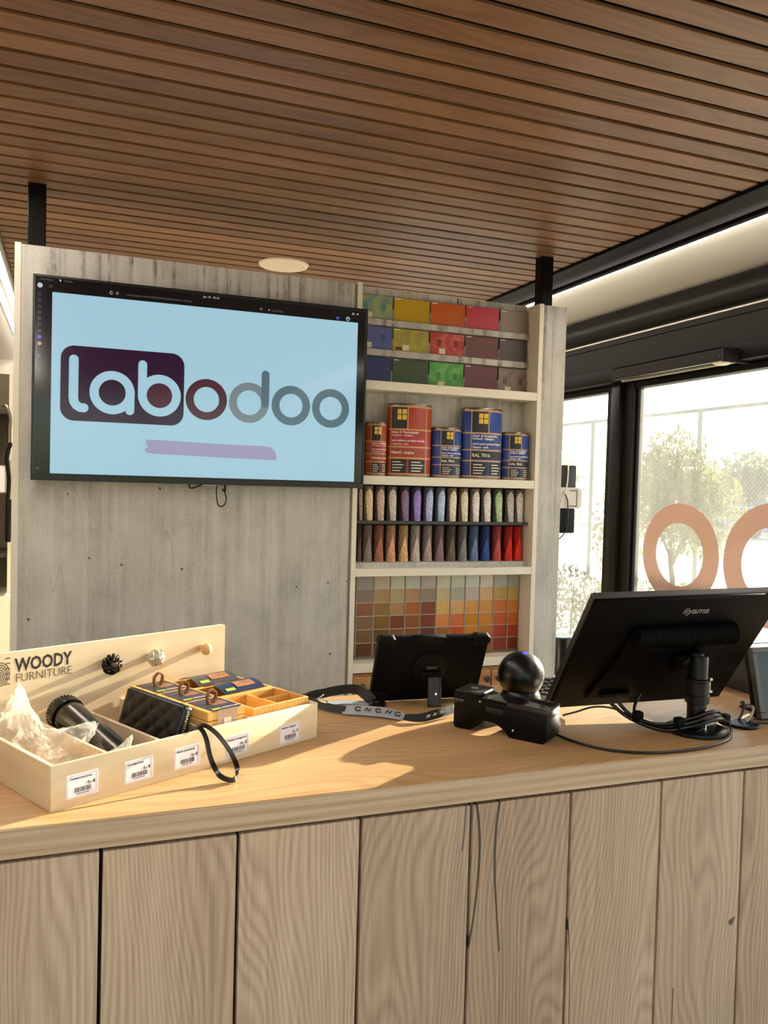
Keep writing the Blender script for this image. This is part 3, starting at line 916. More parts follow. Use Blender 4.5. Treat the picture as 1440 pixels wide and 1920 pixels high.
for ri, (z0, z1, cells) in enumerate(rows):
    for ci, (c, mot, desc, ex) in enumerate(cells):
        x0 = xs[ci]
        wd = min(0.143, 1.684 - x0)
        t = thing('colour_sample', '%s sample tile, %s row of the swatch shelf' % (desc, rown[ri]), 'sample tile', (x0 + wd / 2, PY + ND - 0.013, z0), group='colour sample tiles')
        tl = obj('tile', box((-wd / 2, -0.004, 0.001), (wd / 2, 0.002, z1 - z0), 0.0008, 1), sample_mat('%d%d' % (ri, ci), c, mot), t)
        obj('clip', box((wd / 2 - 0.002, -0.012, 0.0005), (wd / 2 + 0.004, -0.004, (z1 - z0) * 0.5), 0.001, 1), acrylic, t)
        if 'w' not in ex:
            obj('name_strip', box((-wd / 2 + 0.004, -0.0046, z1 - z0 - 0.006), (-wd / 2 + 0.026, -0.004, z1 - z0 - 0.003)), paper, tl, 0)
        else:
            dk = {'00': '4f8480', '10': '35509c', '12': '7c1c1a', '22': '2f7a2e', '24': '5c4d46'}.get('%d%d' % (ri, ci), '555555')
            for hx in (-0.042, 0.028):
                obj('hole_window', box((hx, -0.0047, 0.034), (hx + 0.016, -0.004, 0.060)), M('hole_' + dk, dk, 0.4), tl, 0)
        if 's' in ex or ri == 0 and ci == 0:
            obj('sticker', box((-0.034, -0.005, 0.006), (-0.008, -0.004, 0.026)), sticker, tl, 0)
        if 'd' in ex:
            obj('dark_label', box((-0.062, -0.005, 0.006), (-0.036, -0.004, 0.018)), M('label_brown', '5a3326', 0.6), tl, 0)

# ------------------------------------------------------------------ paint tins
def wrap(bm, rx, ry):
    """bend a flat drawing (x across, y up, z proud) round an elliptic tin facing -Y"""
    for v in bm.verts:
        a = v.co.x / rx
        p = v.co.z
        v.co = Vector(((rx + p) * math.sin(a), -(ry + p) * math.cos(a), v.co.y))
    return bm
def panel(x0, y0, x1, y1, h=0.0006):
    n = max(2, int((x1 - x0) / 0.008))
    t = bmesh.new()
    rows_ = [[t.verts.new((x0 + (x1 - x0) * i / n, y, h)) for i in range(n + 1)] for y in (y0, y1)]
    for i in range(n):
        t.faces.new((rows_[0][i], rows_[0][i + 1], rows_[1][i + 1], rows_[1][i]))
    return t
gold = M('tin_gold_line', 'c79a63', 0.4, var=0.05)
tin_metal = M('tin_metal', '8a7a66', 0.3, 0.9, var=0.1)
def tin(label, x0, x1, h, body, kind, shift=0.0, dark=False):
    w = x1 - x0
    rx, ry = w / 2, min(0.040, w / 2)
    cx = (x0 + x1) / 2
    t = thing('paint_tin', label, 'paint tin', (cx, PY + ND - 0.004 - ry - 0.003, 1.587), group='paint tins on the second shelf')
    bc = M('tin_%s' % body, body, 0.4, var=0.04)
    obj('body', lathe([(0, 0.0), (rx * 0.97, 0.0), (rx, 0.004), (rx, h - 0.008), (rx * 0.97, h - 0.006)], 36, sy=ry / rx), bc, t, 50)
    obj('rim', lathe([(rx * 0.955, h - 0.012), (rx * 1.012, h - 0.010), (rx * 1.012, h - 0.005), (rx * 0.97, h), (rx * 0.93, h), (rx * 0.90, h - 0.006), (rx * 0.5, h - 0.008), (0, h - 0.008)], 36, sy=ry / rx), tin_metal, t, 40)
    obj('foot_ring', lathe([(rx, 0.0), (rx * 1.012, 0.002), (rx * 1.012, 0.005), (rx, 0.006)], 36, sy=ry / rx), tin_metal, t, 40)
    if dark:
        return
    A = rx * PI / 2 * 0.92        # half arc length that shows
    H_ = h - 0.014
    def P(x0_, y0_, x1_, y1_, mat, nm, hh=0.0006):
        obj(nm, wrap(panel(x0_ * A, 0.006 + y0_ * H_, x1_ * A, 0.006 + y1_ * H_, hh), rx, ry), mat, t, 60)
    blk = M('tin_black', '1d1916', 0.5)
    s = shift
    red = kind == 'red'
    band = M('tin_band_red', 'a51d1e', 0.45) if red else M('tin_band_blue', '1f3c86', 0.45)
    base = M('tin_base_red', '9a3a22', 0.45) if red else blk
    # gold lines
    for y in (0.015, 0.245, 0.405, 0.655, 0.985):
        P(-1.0, y - 0.010, 1.0, y + 0.010, gold, 'gold_line', 0.0004)
    for x, ya, yb in ((s - 0.62, 0.0, 1.0), (s - 0.02, 0.655, 0.985), (s + 0.62, 0.0, 1.0)):
        P(x - 0.016, ya, x + 0.016, yb, gold, 'gold_line', 0.0005)
    P(s - 0.60, 0.67, s - 0.04, 0.975, blk, 'black_panel')
    g = bmesh.new()
    cxp, cyp, q = (s - 0.20) * A, 0.006 + 0.875 * H_, 0.085 * H_
    for ix in (-1, 0):
        for iy in (-1, 0):
            merge(g, panel(cxp + ix * q * 0.95 + 0.0006, cyp + iy * q * 0.95, cxp + ix * q * 0.95 + q * 0.82, cyp + iy * q * 0.95 + q * 0.82, 0.0010))
    obj('window_mark', wrap(g, rx, ry), M('tin_yellow', 'e0b53a', 0.5), t, 60)
    P(s - 0.60, 0.545, s + 0.60, 0.640, band, 'text_band')
    P(s - 0.60, 0.420, s + 0.60, 0.525, band, 'text_band')
    P(s - 0.60, 0.270, s + 0.60, 0.385, base, 'name_band')
    P(s - 0.60, 0.030, s - 0.03, 0.225, blk, 'black_panel')
    P(s + 0.03, 0.030, s + 0.60, 0.225, blk, 'black_panel')
    L = [('Schuur- & Tuinhuisbeits', 0.615, 0.044), ('Transparant - zijdeglans', 0.572, 0.036), ('Lasure cabanons et abris de jardin', 0.497, 0.040), ('Transparent - satin', 0.447, 0.036), ('Naturel - acajou', 0.325, 0.055)] if red else \
        [('Deur- & Kozijnbeits', 0.615, 0.050), ('Dekkend - zijdeglans', 0.572, 0.042), ('Lasure pour portes & fenetres', 0.497, 0.044), ('Opaque - satin', 0.447, 0.042), ('RAL 7016', 0.325, 0.070)]
    tb = bmesh.new()
    for tx_, ty, sz in L:
        tt = text_bm(tx_, sz * H_ * 1.05, 0.0002, bold=0.00025 if sz > 0.039 else 0.0001, align='LEFT')
        xm = max(v.co.x for v in tt.verts)
        lim = 1.12 * A
        if xm > lim:
            tt.transform(Matrix.Diagonal((lim / xm, 1, 1, 1)))
        merge(tb, tt, Matrix.Translation(((s - 0.57) * A, 0.006 + ty * H_, 0.0012)))
    for bx in (s - 0.52, s + 0.12):
        for iy in range(4):
            merge(tb, panel(bx * A, 0.006 + (0.055 + 0.042 * iy) * H_, (bx + 0.30 + 0.05 * ((iy * 7) % 3)) * A, 0.006 + (0.068 + 0.042 * iy) * H_, 0.0012))
    obj('lettering', wrap(tb, rx, ry), M('tin_lettering', 'e4ddcf', 0.6), t, 0)
ZS = 0.985
tin('large dark brown paint tin half hidden by the television', 0.968, 1.000, 0.272, '3a2018', 'red', dark=True)
tin('small red paint tin peeping out beside the television', 1.001, 1.081, 0.196, '9c3c20', 'red', 0.12)
tin('large red paint tin with black panel and yellow window mark', 1.086, 1.262, 0.270, 'a83a1c', 'red', -0.16)
tin('small blue paint tin between the two large tins', 1.266, 1.387, 0.190, '25418a', 'blue', 0.18)
tin('large blue paint tin marked RAL 7016', 1.391, 1.562, 0.272, '25418a', 'blue', 0.10)
tin('small blue paint tin at the right end of the shelf', 1.566, 1.682, 0.186, '25418a', 'blue', 0.10)
obj('shelf_liner', box((0.959 - 0.82, -0.002 + 0.001, 1.5872), (1.686 - 0.82, ND - 0.001, 1.5876)), M('shelf_liner', 'b79d62', 0.5), part, 0)

# ------------------------------------------------------------------ carpet sample rolls
up_c = ['8f7f74', 'b39779', '9c837c', '9f968c', '6f5a72', '7d68a0', '8f93b8', '8e9bb8', 'c8a896', 'c2a592', 'c7b2a8', 'c3b0ae', '8f9f78', '9b968e', 'b8a4a2']
dn_c = ['5c4d4c', '7a6862', '8d5f4a', 'b5876c', 'b8946c', 'a79a90', '95847e', '7c6266', '5f544a', '746f6e', '5c6c88', '38487a', 'a04846', 'b23028', 'c23426']
up_n = ['grey', 'sand', 'rose beige', 'stone', 'mauve', 'purple', 'lavender', 'steel blue', 'blush', 'peach', 'pale pink', 'pink grey', 'sage green', 'silver', 'pale mauve']
dn_n = ['umber', 'taupe', 'rust brown', 'salmon', 'caramel', 'pearl', 'greige', 'dusky plum', 'olive black', 'slate', 'denim blue', 'dark blue', 'brick', 'crimson', 'scarlet']
cxs = [1.0005, 1.029, 1.073, 1.121, 1.172, 1.221, 1.271, 1.321, 1.370, 1.420, 1.469, 1.519, 1.570, 1.622, 1.664]
def pile(name, col, k=1.0):
    c = lin(col)
    m, nt, out = nodes_of(name)
    p = N(nt, 'ShaderNodeBsdfPrincipled', Roughness=0.95)
    p.inputs['Specular IOR Level'].default_value = 0.1
    tc = N(nt, 'ShaderNodeTexCoord')
    nz = N(nt, 'ShaderNodeTexNoise', Scale=260.0, Detail=2.0)
    nt.links.new(tc.outputs['Object'], nz.inputs['Vector'])
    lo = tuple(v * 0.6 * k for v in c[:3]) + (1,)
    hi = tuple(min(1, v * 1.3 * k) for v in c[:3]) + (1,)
    nt.links.new(ramp(nt, [(0.35, lo), (0.65, hi)], nz.outputs[0]), p.inputs['Base Color'])
    b_ = N(nt, 'ShaderNodeBump', Strength=0.4, Distance=0.002)
    nt.links.new(nz.outputs[0], b_.inputs['Height'])
    nt.links.new(b_.outputs[0], p.inputs['Normal'])
    nt.links.new(p.outputs[0], out.inputs[0])
    return m
rnd = random.Random(4)
obj('sample_backing', box((0.959 - 0.82, ND - 0.0016, 1.268), (1.686 - 0.82, ND - 0.0002, 1.555)), M('backing_dark', '2a221e', 0.8), part, 0)
ordn = ['first', 'second', 'third', 'fourth', 'fifth', 'sixth', 'seventh', 'eighth', 'ninth', 'tenth', 'eleventh', 'twelfth', 'thirteenth', 'fourteenth', 'fifteenth']
for row, (cols, names, zb, ht) in enumerate(((up_c, up_n, 1.4215, 0.128), (dn_c, dn_n, 1.268, 0.137))):
    for i, cx in enumerate(cxs):
        if i == 0:
            r = 0.0085
        elif i == 14:
            r = 0.0178
        else:
            r = 0.0178
        if i == 1:
            r = 0.0165
        t = thing('carpet_roll', '%s carpet sample roll, %s from the left in the %s roll row' % (names[i], ordn[i], ('upper', 'lower')[row]), 'carpet roll',
                  (cx, PY + ND - 0.002 - r, zb), group='carpet sample rolls in the niche')
        lean = rnd.uniform(-0.05, 0.05) if row == 0 else rnd.uniform(-0.01, 0.01)
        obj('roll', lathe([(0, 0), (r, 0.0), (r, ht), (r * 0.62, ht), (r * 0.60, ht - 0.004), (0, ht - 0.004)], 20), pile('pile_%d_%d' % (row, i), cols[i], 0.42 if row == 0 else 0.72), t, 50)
        # the slanted face of the roll: a tongue that stands proud of the tube
        n = 10
        pts_l, pts_r = [], []
        tp = ht * (0.93 if row == 0 else 0.70)
        for k in range(n + 1):
            s_ = k / n
            z = s_ * tp
            if row == 0:
                wd = r * (0.62 + 0.30 * s_) * (1.0 if s_ < 0.62 else math.sqrt(max(0.0, 1 - ((s_ - 0.62) / 0.38) ** 2)))
            else:
                wd = r * 0.96 * (1 - s_ ** 1.7)
            xo = lean * (z - tp / 2)
            pts_l.append((xo - wd, z))
            pts_r.append((xo + wd, z))
        tb = bmesh.new()
        rows_ = []
        m_ = 7
        for (xl, z), (xr, _) in zip(pts_l, pts_r):
            rw = []
            for j in range(m_):
                x = xl + (xr - xl) * j / (m_ - 1)
                y = -math.sqrt(max(0, (r * 1.12) ** 2 - x * x)) - 0.002 * (1 - (z / tp))
                rw.append(tb.verts.new((x, y, z + 0.0005)))
            rows_.append(rw)
        for a, b_ in zip(rows_, rows_[1:]):
            for j in range(m_ - 1):
                tb.faces.new((a[j], a[j + 1], b_[j + 1], b_[j]))
        ex_ = bmesh.ops.extrude_face_region(tb, geom=list(tb.faces))
        for v in [g for g in ex_['geom'] if isinstance(g, bmesh.types.BMVert)]:
            v.co.y += 0.004
        bmesh.ops.remove_doubles(tb, verts=tb.verts, dist=1e-6)
        bmesh.ops.recalc_face_normals(tb, faces=tb.faces)
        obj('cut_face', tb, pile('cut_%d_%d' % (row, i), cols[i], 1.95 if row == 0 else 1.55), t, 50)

# ------------------------------------------------------------------ paint colour cards
cards = [('8a8078', ['8a7468', '8f5c44', '86664e', '7a5c3c', '5f3d22'], 'grey beige to brown'),
         ('a8977e', ['ab865e', '8f6c40', '84602c', '6d4f26', '5c4427'], 'sand to olive brown'),
         ('b0a894', ['b09a70', 'ae8256', '744022', '7a5232', '64422a'], 'khaki to chestnut'),
         ('a9a79c', ['b08660', 'a6622c', '8a552a', '80522c', '6c4526'], 'peach to nut brown'),
         ('9f958c', ['93806f', '824434', '7a3a26', '5e3a30', '4c2c24'], 'greige to oxblood'),
         ('b4ad98', ['c4ad82', 'd2a85c', 'd08340', '96602c', '84502a'], 'pale straw to amber'),
         ('aba99d', ['a9a593', 'd0a066', 'c8683a', 'b84a1c', '9a3c18'], 'grey green to rust'),
         ('b3b0a8', ['bdaf9e', 'cc9250', 'bf7c1c', 'c27a18', 'a8640f'], 'oyster to ochre'),
         ('bdb0a0', ['d0a87c', 'cc8e4a', 'c27c2a', 'b86a26', '9a5520'], 'apricot to ginger'),
         ('9f9c90', ['b9974e', 'c4702c', 'bf5a1e', 'a83a14', '86341a'], 'grey and gold to brick'),
         ('9b978a', ['bf9f4a', 'cc7a2e', 'c9601a', 'ae3c10', '7c2e14'], 'grey and yellow to dark brick')]
edge_x = [0.992, 1.0615, 1.128, 1.189, 1.2535, 1.319, 1.3805, 1.443, 1.5065, 1.568, 1.6335, 1.684]
card_edge = M('card_edge', 'c9bfb4', 0.5, var=0.03)
t = thing('colour_card', 'narrow grey paint colour card at the left end of the bottom niche', 'colour card', (0.981, PY + ND - 0.012, 0.904), group='paint colour cards in the bottom niche')
obj('card', box((-0.009, 0.0, 0.0), (0.008, 0.003, 0.294)), card_edge, t, 0)
for j in range(5):
    obj('swatch', box((-0.008, -0.0012, 0.006 + j * 0.054), (0.007, 0.0, 0.056 + j * 0.054)), M('swgrey%d' % j, ['5a5248', '6c6258', '7a7066', '857c72', '91887e'][j], 0.4), t, 0)
for i, (top, cols, desc) in enumerate(cards):
    x0, x1 = edge_x[i] + 0.0015, edge_x[i + 1] - 0.0015
    t = thing('colour_card', '%s paint colour card, %s wide card from the left' % (desc, ordn[i]), 'colour card', ((x0 + x1) / 2, PY + ND - 0.012, 0.904), group='paint colour cards in the bottom niche')
    h2 = (x1 - x0) / 2
    obj('card', box((-h2, 0.0, 0.0), (h2, 0.003, 0.312), 0.0006, 1), card_edge, t)
    obj('header', box((-h2 + 0.002, -0.0016, 0.258), (h2 - 0.001, 0.0, 0.310), bm=box((h2 - 0.016, -0.0018, 0.300), (h2 - 0.006, -0.0016, 0.303))), M('hd_' + top, ''.join('%02x' % min(255, int(int(top[k_:k_ + 2], 16) * 1.13)) for k_ in (0, 2, 4)), 0.45, var=0.05), t, 0)
    for j, c in enumerate(cols):
        zz = 0.258 - 0.0505 * (j + 1)
        bmx = box((-h2 + 0.0025, -0.0014, zz + 0.0015), (h2 - 0.0015, 0.0, zz + 0.0490))
        obj('swatch', bmx, M('sw_' + c, c, 0.3, var=0.12, scale=25), t, 0)
obj('card_rail', box((0.960 - 0.82, ND - 0.020, 0.9012), (1.686 - 0.82, ND - 0.0125, 0.910)), M('rail_dark', '6f6257', 0.5), part, 0)

# ------------------------------------------------------------------ display tray and what lies in it
TRX, TRY, TRA = -0.024, 1.300, math.atan2(0.455, 0.89)
tray = thing('display_tray', 'pale plywood display tray lettered WOODY FURNITURE on its back board', 'display tray', (TRX, TRY, WT), TRA)
TM = Matrix.Translation((TRX, TRY, WT)) @ Matrix.Rotation(TRA, 4, 'Z')
FH, TL_, TD = 0.070, 0.542, 0.300
obj('floor_board', box((0.008, 0.008, 0.0), (TL_ - 0.008, TD - 0.008, 0.006)), birch, tray, 0)
obj('front_board', box((0.0, 0.0, 0.0), (TL_, 0.008, FH), 0.0012, 2), birch, tray)
obj('side_board', box((0.0, 0.008, 0.0), (0.008, TD - 0.010, FH), 0.001, 1), birch, tray)
obj('side_board', box((TL_ - 0.008, 0.008, 0.0), (TL_, TD - 0.010, FH), 0.001, 1), birch, tray)
bb = prism(rrect(-0.020, 0.0, 0.533, 0.187, 0.006, 4), -0.004, 0.004, mat4=Matrix.Translation((0, TD - 0.005, 0)) @ FACE, bev=0.0006, seg=1)
obj('back_board', bb, birch, tray)
for u in (0.092, 0.188, 0.279, 0.381):
    obj('divider', box((u, 0.008, 0.006), (u + 0.006, TD - 0.010, FH - 0.002), 0.0008, 1), birch, tray)
def on_board(u, z, h=0.0):
    return Matrix.Translation((u, TD - 0.009 - h, z)) @ FACE
t1 = merge(text_bm('WOODY', 0.034, 0.0002, bold=0.0010, align='LEFT', xs=0.98), bmesh.new()) if False else text_bm('WOODY', 0.0335, 0.0002, bold=0.0009, align='LEFT')
xm = max(v.co.x for v in t1.verts)
t1.transform(on_board(0.073, 0.161) @ Matrix.Diagonal((0.107 / xm, 1, 1, 1)))
obj('lettering', t1, M('print_black', '17110c', 0.6), tray, 0, label='WOODY in bold black print')
t2 = text_bm('FURNITURE', 0.0225, 0.0002, bold=-0.0003, align='LEFT')
xm = max(v.co.x for v in t2.verts)
t2.transform(on_board(0.0735, 0.1385) @ Matrix.Diagonal((0.106 / xm, 1, 1, 1)))
obj('lettering', t2, M('print_brown', '4a3826', 0.6), tray, 0, label='FURNITURE in thin dark print')
em = bmesh.new()
for q in range(5):
    ring2d(0.046, 0.150, 0.003 + 0.0042 * q, 0.0046 + 0.0042 * q, 0, 0.0003, 40, bm=em, sx=0.75 + 0.02 * q, sy=1.0, mat4=on_board(0, 0))
for q in range(6):
    yy = 0.131 + q * 0.0092
    stroke2d([(0.056, yy - 0.001), (0.060, yy + 0.001), (0.064, yy - 0.0005)], 0.0016, 0, 0.0003, bm=em, mat4=on_board(0, 0))
obj('wood_grain_emblem', em, M('print_brown'), tray, 0, label='square wood-grain emblem')
# price labels on the front board
names = [('Twisted iron knob', '9,- '), ('Porcelain knob', '5,- '), ('Beech wood knob', '2,- '), ('Bamboo storage box', '16,- '), ('Bamboo organizer', '13,- ')]
EUR = chr(8364)
for (nm, pr_), (u0, zc, rz) in zip(names, ((0.024, 0.0135, 0.0), (0.121, 0.0125, 0.01), (0.213, 0.013, 0.0), (0.320, 0.010, 0.015), (0.444, 0.0065, 0.0))):
    u0 += 0.0
    Lm = Matrix.Translation((u0, 0, zc)) @ FACE @ Matrix.Rotation(rz, 4, 'Z')
    lw, lh = 0.051, 0.036
    lb = obj('price_label', prism(rrect(0, 0, lw, lh, 0.001, 2), 0.0, 0.0007, mat4=Lm), M('label_card', 'e6dfe8', 0.45), tray, 0, label='white price label: %s' % nm)
    fr = bmesh.new()
    for a in ((0.0016, 0.0016, lw - 0.0016, 0.0022), (0.0016, lh - 0.0022, lw - 0.0016, lh - 0.0016), (0.0016, 0.0016, 0.0022, lh - 0.0016), (lw - 0.0022, 0.0016, lw - 0.0016, lh - 0.0016)):
        prism([(a[0], a[1]), (a[2], a[1]), (a[2], a[3]), (a[0], a[3])], 0.0007, 0.0009, bm=fr, mat4=Lm)
    obj('border', fr, M('label_lilac', 'a89ab0', 0.5), lb, 0)
    tb = text_bm(nm, 0.0048, 0.0001, bold=0.00010, align='LEFT')
    tb.transform(Lm @ Matrix.Translation((0.005, lh - 0.0062, 0.0009)))
    t2 = text_bm(pr_ + EUR, 0.0066, 0.0001, bold=0.00018, align='RIGHT')
    merge(tb, t2, Lm @ Matrix.Translation((lw - 0.004, lh * 0.535, 0.0009)))
    rb = random.Random(nm)
    x = 0.0135
    while x < 0.0405:
        w_ = rb.choice((0.0006, 0.0009, 0.0014))
        prism([(x, 0.0075), (x + w_, 0.0075), (x + w_, 0.0150), (x, 0.0150)], 0.0007, 0.0009, bm=tb, mat4=Lm)
        x += w_ + rb.choice((0.0005, 0.0008, 0.0012))
    prism([(0.016, 0.0048), (0.037, 0.0048), (0.037, 0.0058), (0.016, 0.0058)], 0.0007, 0.0009, bm=tb, mat4=Lm)
    obj('print', tb, ink, lb, 0)

def tr_pt(u, v, z):
    return TM @ Vector((u, v, z))
# knobs screwed on the back board
def board_knob(name, label, u, z):
    p = tr_pt(u, TD - 0.009, z)
    return thing(name, label, 'knob', p, group='sample knobs on the tray back board', rot=Euler((R(90), 0, TRA)))
iron = M('dark_iron', '2a231d', 0.3, 0.85, var=0.2, scale=90)
kb = board_knob('drawer_knob', 'twisted dark iron birdcage knob on the tray back board', 0.250, 0.143)
obj('stem', lathe([(0.009, 0.0), (0.0075, 0.003), (0.005, 0.006), (0.005, 0.014), (0.008, 0.016), (0.0, 0.016)], 20), iron, kb)
obj('core', lathe([(0.0, 0.034), (0.005, 0.0335), (0.0078, 0.031), (0.0082, 0.028), (0.004, 0.025), (0.003, 0.014)], 20), M('iron_boss', '5a4a3c', 0.28, 0.8), kb)
for q in range(10):
    a0 = 2 * PI * q / 10
    pts = []
    for s_ in range(9):
        f = s_ / 8
        ph = f * PI * 0.86 + 0.1
        rr = 0.0170 * math.sin(ph) + 0.002
        aa = a0 + f * 1.5
        pts.append((rr * math.cos(aa), rr * math.sin(aa), 0.022 - 0.0105 * math.cos(ph)))
    obj('twisted_bar', tube(pts, 0.0022, 6, 3), iron, kb, 60)
kb = board_knob('drawer_knob', 'silvery ornate ceramic and metal knob on the tray back board', 0.347, 0.142)
obj('stem', lathe([(0.008, 0.0), (0.006, 0.003), (0.005, 0.010), (0.0, 0.010)], 20), chrome, kb)
obj('ball', lathe([(0.004, 0.008), (0.0110, 0.010), (0.0165, 0.016), (0.0175, 0.022), (0.0150, 0.029), (0.0090, 0.0335), (0.0, 0.0350)], 32), M('knob_pearl', 'b9ae98', 0.25, 0.35, var=0.25, scale=120), kb)
for q in range(6):
    a0 = 2 * PI * q / 6
    pts = [((0.0175 * math.sin(f * PI * 0.8 + 0.15)) * math.cos(a0), (0.0175 * math.sin(f * PI * 0.8 + 0.15)) * math.sin(a0), 0.022 - 0.0130 * math.cos(f * PI * 0.8 + 0.15)) for f in (0.15, 0.4, 0.6, 0.8, 1.0)]
    obj('metal_leaf', tube(pts, 0.0016, 6, 3), chrome, kb, 60)
obj('tip', lathe([(0.0, 0.0395), (0.0030, 0.0385), (0.0042, 0.036), (0.0030, 0.034), (0.0060, 0.0335)], 16), chrome, kb)
kb = board_knob('drawer_knob', 'small round beech wood knob on the tray back board', 0.470, 0.143)
obj('stem', lathe([(0.0070, 0.0), (0.0060, 0.006), (0.0066, 0.012)], 20), beech, kb)
obj('ball', lathe([(0.0060, 0.010), (0.0110, 0.014), (0.0125, 0.019), (0.0110, 0.026), (0.0060, 0.0300), (0.0, 0.0310)], 28), beech, kb)

# crumpled clear bags with knobs in them
clear = film('clear_polythene', 'f6efe2', clear=0.76, rough=0.1, trans=0.4, vary=0.16)
from mathutils import noise as mnoise
def crumpled(seed, su, sv, sz, tips, res=26):
    t = bmesh.new()
    bmesh.ops.create_icosphere(t, subdivisions=6, radius=1.0)
    off = Vector((seed * 3.1, seed * 1.7, seed * 5.3))
    for v in t.verts:
        d = v.co.normalized()
        f1 = 1 - abs(mnoise.noise(d * 1.6 + off))
        f2 = 1 - abs(mnoise.noise(d * 3.6 + off * 2)) * 1.4
        f3 = 1 - abs(mnoise.noise(Vector((d.x * 9, d.y * 9, d.z * 4)) + off * 3)) * 1.5
        r = 0.35 + 0.42 * f1 + 0.20 * f2 + 0.09 * f3
        p = d * r
        p = Vector((p.x * su, p.y * sv, max(p.z, -0.55) * sz))
        for td, amp, sharp in tips:
            td = Vector(td).normalized()
            c = max(0.0, d.dot(td))
            p += td * amp * c ** sharp * (0.75 + 0.25 * f3)
        v.co = p
    return t
bg_ = thing('plastic_bag', 'crumpled clear plastic bag with a tall peak in the left tray compartment', 'plastic bag', tr_pt(0.048, 0.150, 0.040), TRA, group='clear bags of knobs in the tray')
obj('film', crumpled(3, 0.040, 0.105, 0.040, [((0.10, 0.55, 0.9), 0.085, 14), ((0.95, -0.35, 0.55), 0.070, 12), ((-0.4, 0.9, 0.3), 0.05, 10)]), clear, bg_, 25)
bg2 = thing('plastic_bag', 'flat clear plastic bag at the front of the left tray compartment', 'plastic bag', tr_pt(0.050, 0.060, 0.024), TRA, group='clear bags of knobs in the tray')
obj('film', crumpled(8, 0.036, 0.045, 0.022, [((0.5, -0.2, 0.8), 0.020, 8)]), clear, bg2, 25)
bg3 = thing('plastic_bag', 'small clear plastic bag beside the black tumbler', 'plastic bag', tr_pt(0.120, 0.020, 0.052), TRA, group='clear bags of knobs in the tray')
obj('film', crumpled(12, 0.020, 0.012, 0.016, [((0.7, 0.2, 0.7), 0.030, 10)]), clear, bg3, 25)
for (u, v, z), lb in (((0.040, 0.175, 0.012), 'brown knob inside the peaked clear bag'), ((0.052, 0.058, 0.010), 'brown knob inside the flat clear bag')):
    p = tr_pt(u, v, z)
    kn = thing('loose_knob', lb, 'knob', p, TRA)
    obj('head', lathe([(0.0, 0.022), (0.008, 0.020), (0.0125, 0.013), (0.011, 0.006), (0.006, 0.0), (0.0, -0.002)], 20), M('knob_brown', '6b4426', 0.35), kn)
    obj('foot', lathe([(0.0045, -0.005), (0.006, -0.0055), (0.006, -0.0058), (0.0, -0.0058)], 16), M('knob_brass', '8a6d3c', 0.3, 0.8), kn)

# black tumbler with ribbed lid
tm_dir = (Vector((0.142, 0.045, 0.038)) - Vector((0.140, 0.225, 0.074)))
tb_ = thing('tumbler', 'black metal tumbler with a ribbed black lid lying in the tray', 'tumbler', tr_pt(0.139, 0.225, 0.074))
q_ = (Matrix.Rotation(TRA, 4, 'Z').to_3x3() @ tm_dir).to_track_quat('Z', 'Y')
tb_.rotation_euler = q_.to_euler()
obj('body', lathe([(0.0265, 0.004), (0.0290, 0.010), (0.0290, 0.020), (0.0275, 0.060), (0.0250, 0.205), (0.0235, 0.210), (0.0, 0.210)], 36), M('tumbler_metal', '56534e', 0.26, 0.9, var=0.06), tb_)
obj('lid', lathe([(0.0, -0.034), (0.020, -0.034), (0.024, -0.030), (0.0265, -0.026), (0.0300, -0.020), (0.0315, -0.008), (0.0315, 0.004), (0.0270, 0.004)], 40), M('lid_black', '070606', 0.2), tb_)
lr = bmesh.new()
for q in range(30):
    a = 2 * PI * q / 30
    box((-0.0010, 0.0300, -0.018), (0.0010, 0.0319, 0.002), bm=lr, mat4=Matrix.Rotation(a, 4, 'Z'))
obj('grip_ribs', lr, M('lid_black'), tb_, 0)
obj('recess', lathe([(0.0, -0.0345), (0.012, -0.0348), (0.0165, -0.0352), (0.0175, -0.0340)], 28), black_matt, tb_)

# quilted wallet with wrist strap
wl = thing('wallet', 'black quilted zip wallet with wrist strap leaning in the tray', 'wallet', tr_pt(0.238, 0.130, 0.010), TRA)
quilt = M('quilted_leather', '0b0a09', 0.42, var=0.1, scale=300, bump=0.08)
LW, HW, TW = 0.186, 0.098, 0.026
tilt = Matrix.Rotation(R(17), 4, 'Y')      # leans towards the bamboo boxes
def quilt_panel(side):
    t = bmesh.new()
    nx, ny = 56, 30
    g = []
    for j in range(ny + 1):
        row = []
        for i in range(nx + 1):
            a, b = i / nx, j / ny
            y = (a - 0.5) * (LW - 0.006)
            z = 0.003 + b * (HW - 0.006)
            p_ = (y + z * 1.15) / 0.040
            q2 = (y - z * 1.15) / 0.040
            f = abs(math.sin(p_ * PI)) * abs(math.sin(q2 * PI))
            edge = min(1.0, min(a, 1 - a, b, 1 - b) / 0.05)
            row.append(t.verts.new((side * (TW / 2 + (-0.003 + 0.0042 * f ** 0.45) * edge - 0.002 * (1 - edge)), y, z)))
        g.append(row)
    for j in range(ny):
        for i in range(nx):
            t.faces.new((g[j][i], g[j][i + 1], g[j + 1][i + 1], g[j + 1][i]))
    bmesh.ops.recalc_face_normals(t, faces=t.faces)
    if side < 0:
        pass
    return t
for s_ in (-1, 1):
    q3 = quilt_panel(s_)
    q3.transform(tilt)
    obj('quilted_side', q3, quilt, wl, 80)
obj('gusset', box((-TW / 2 + 0.002, -LW / 2, 0.0), (TW / 2 - 0.002, LW / 2, HW), 0.006, 3, mat4=tilt), M('gusset_black', '0a0909', 0.35), wl)
zp = box((-0.0035, -LW / 2 - 0.0012, 0.006), (0.0035, -LW / 2 + 0.001, HW - 0.006), mat4=tilt)
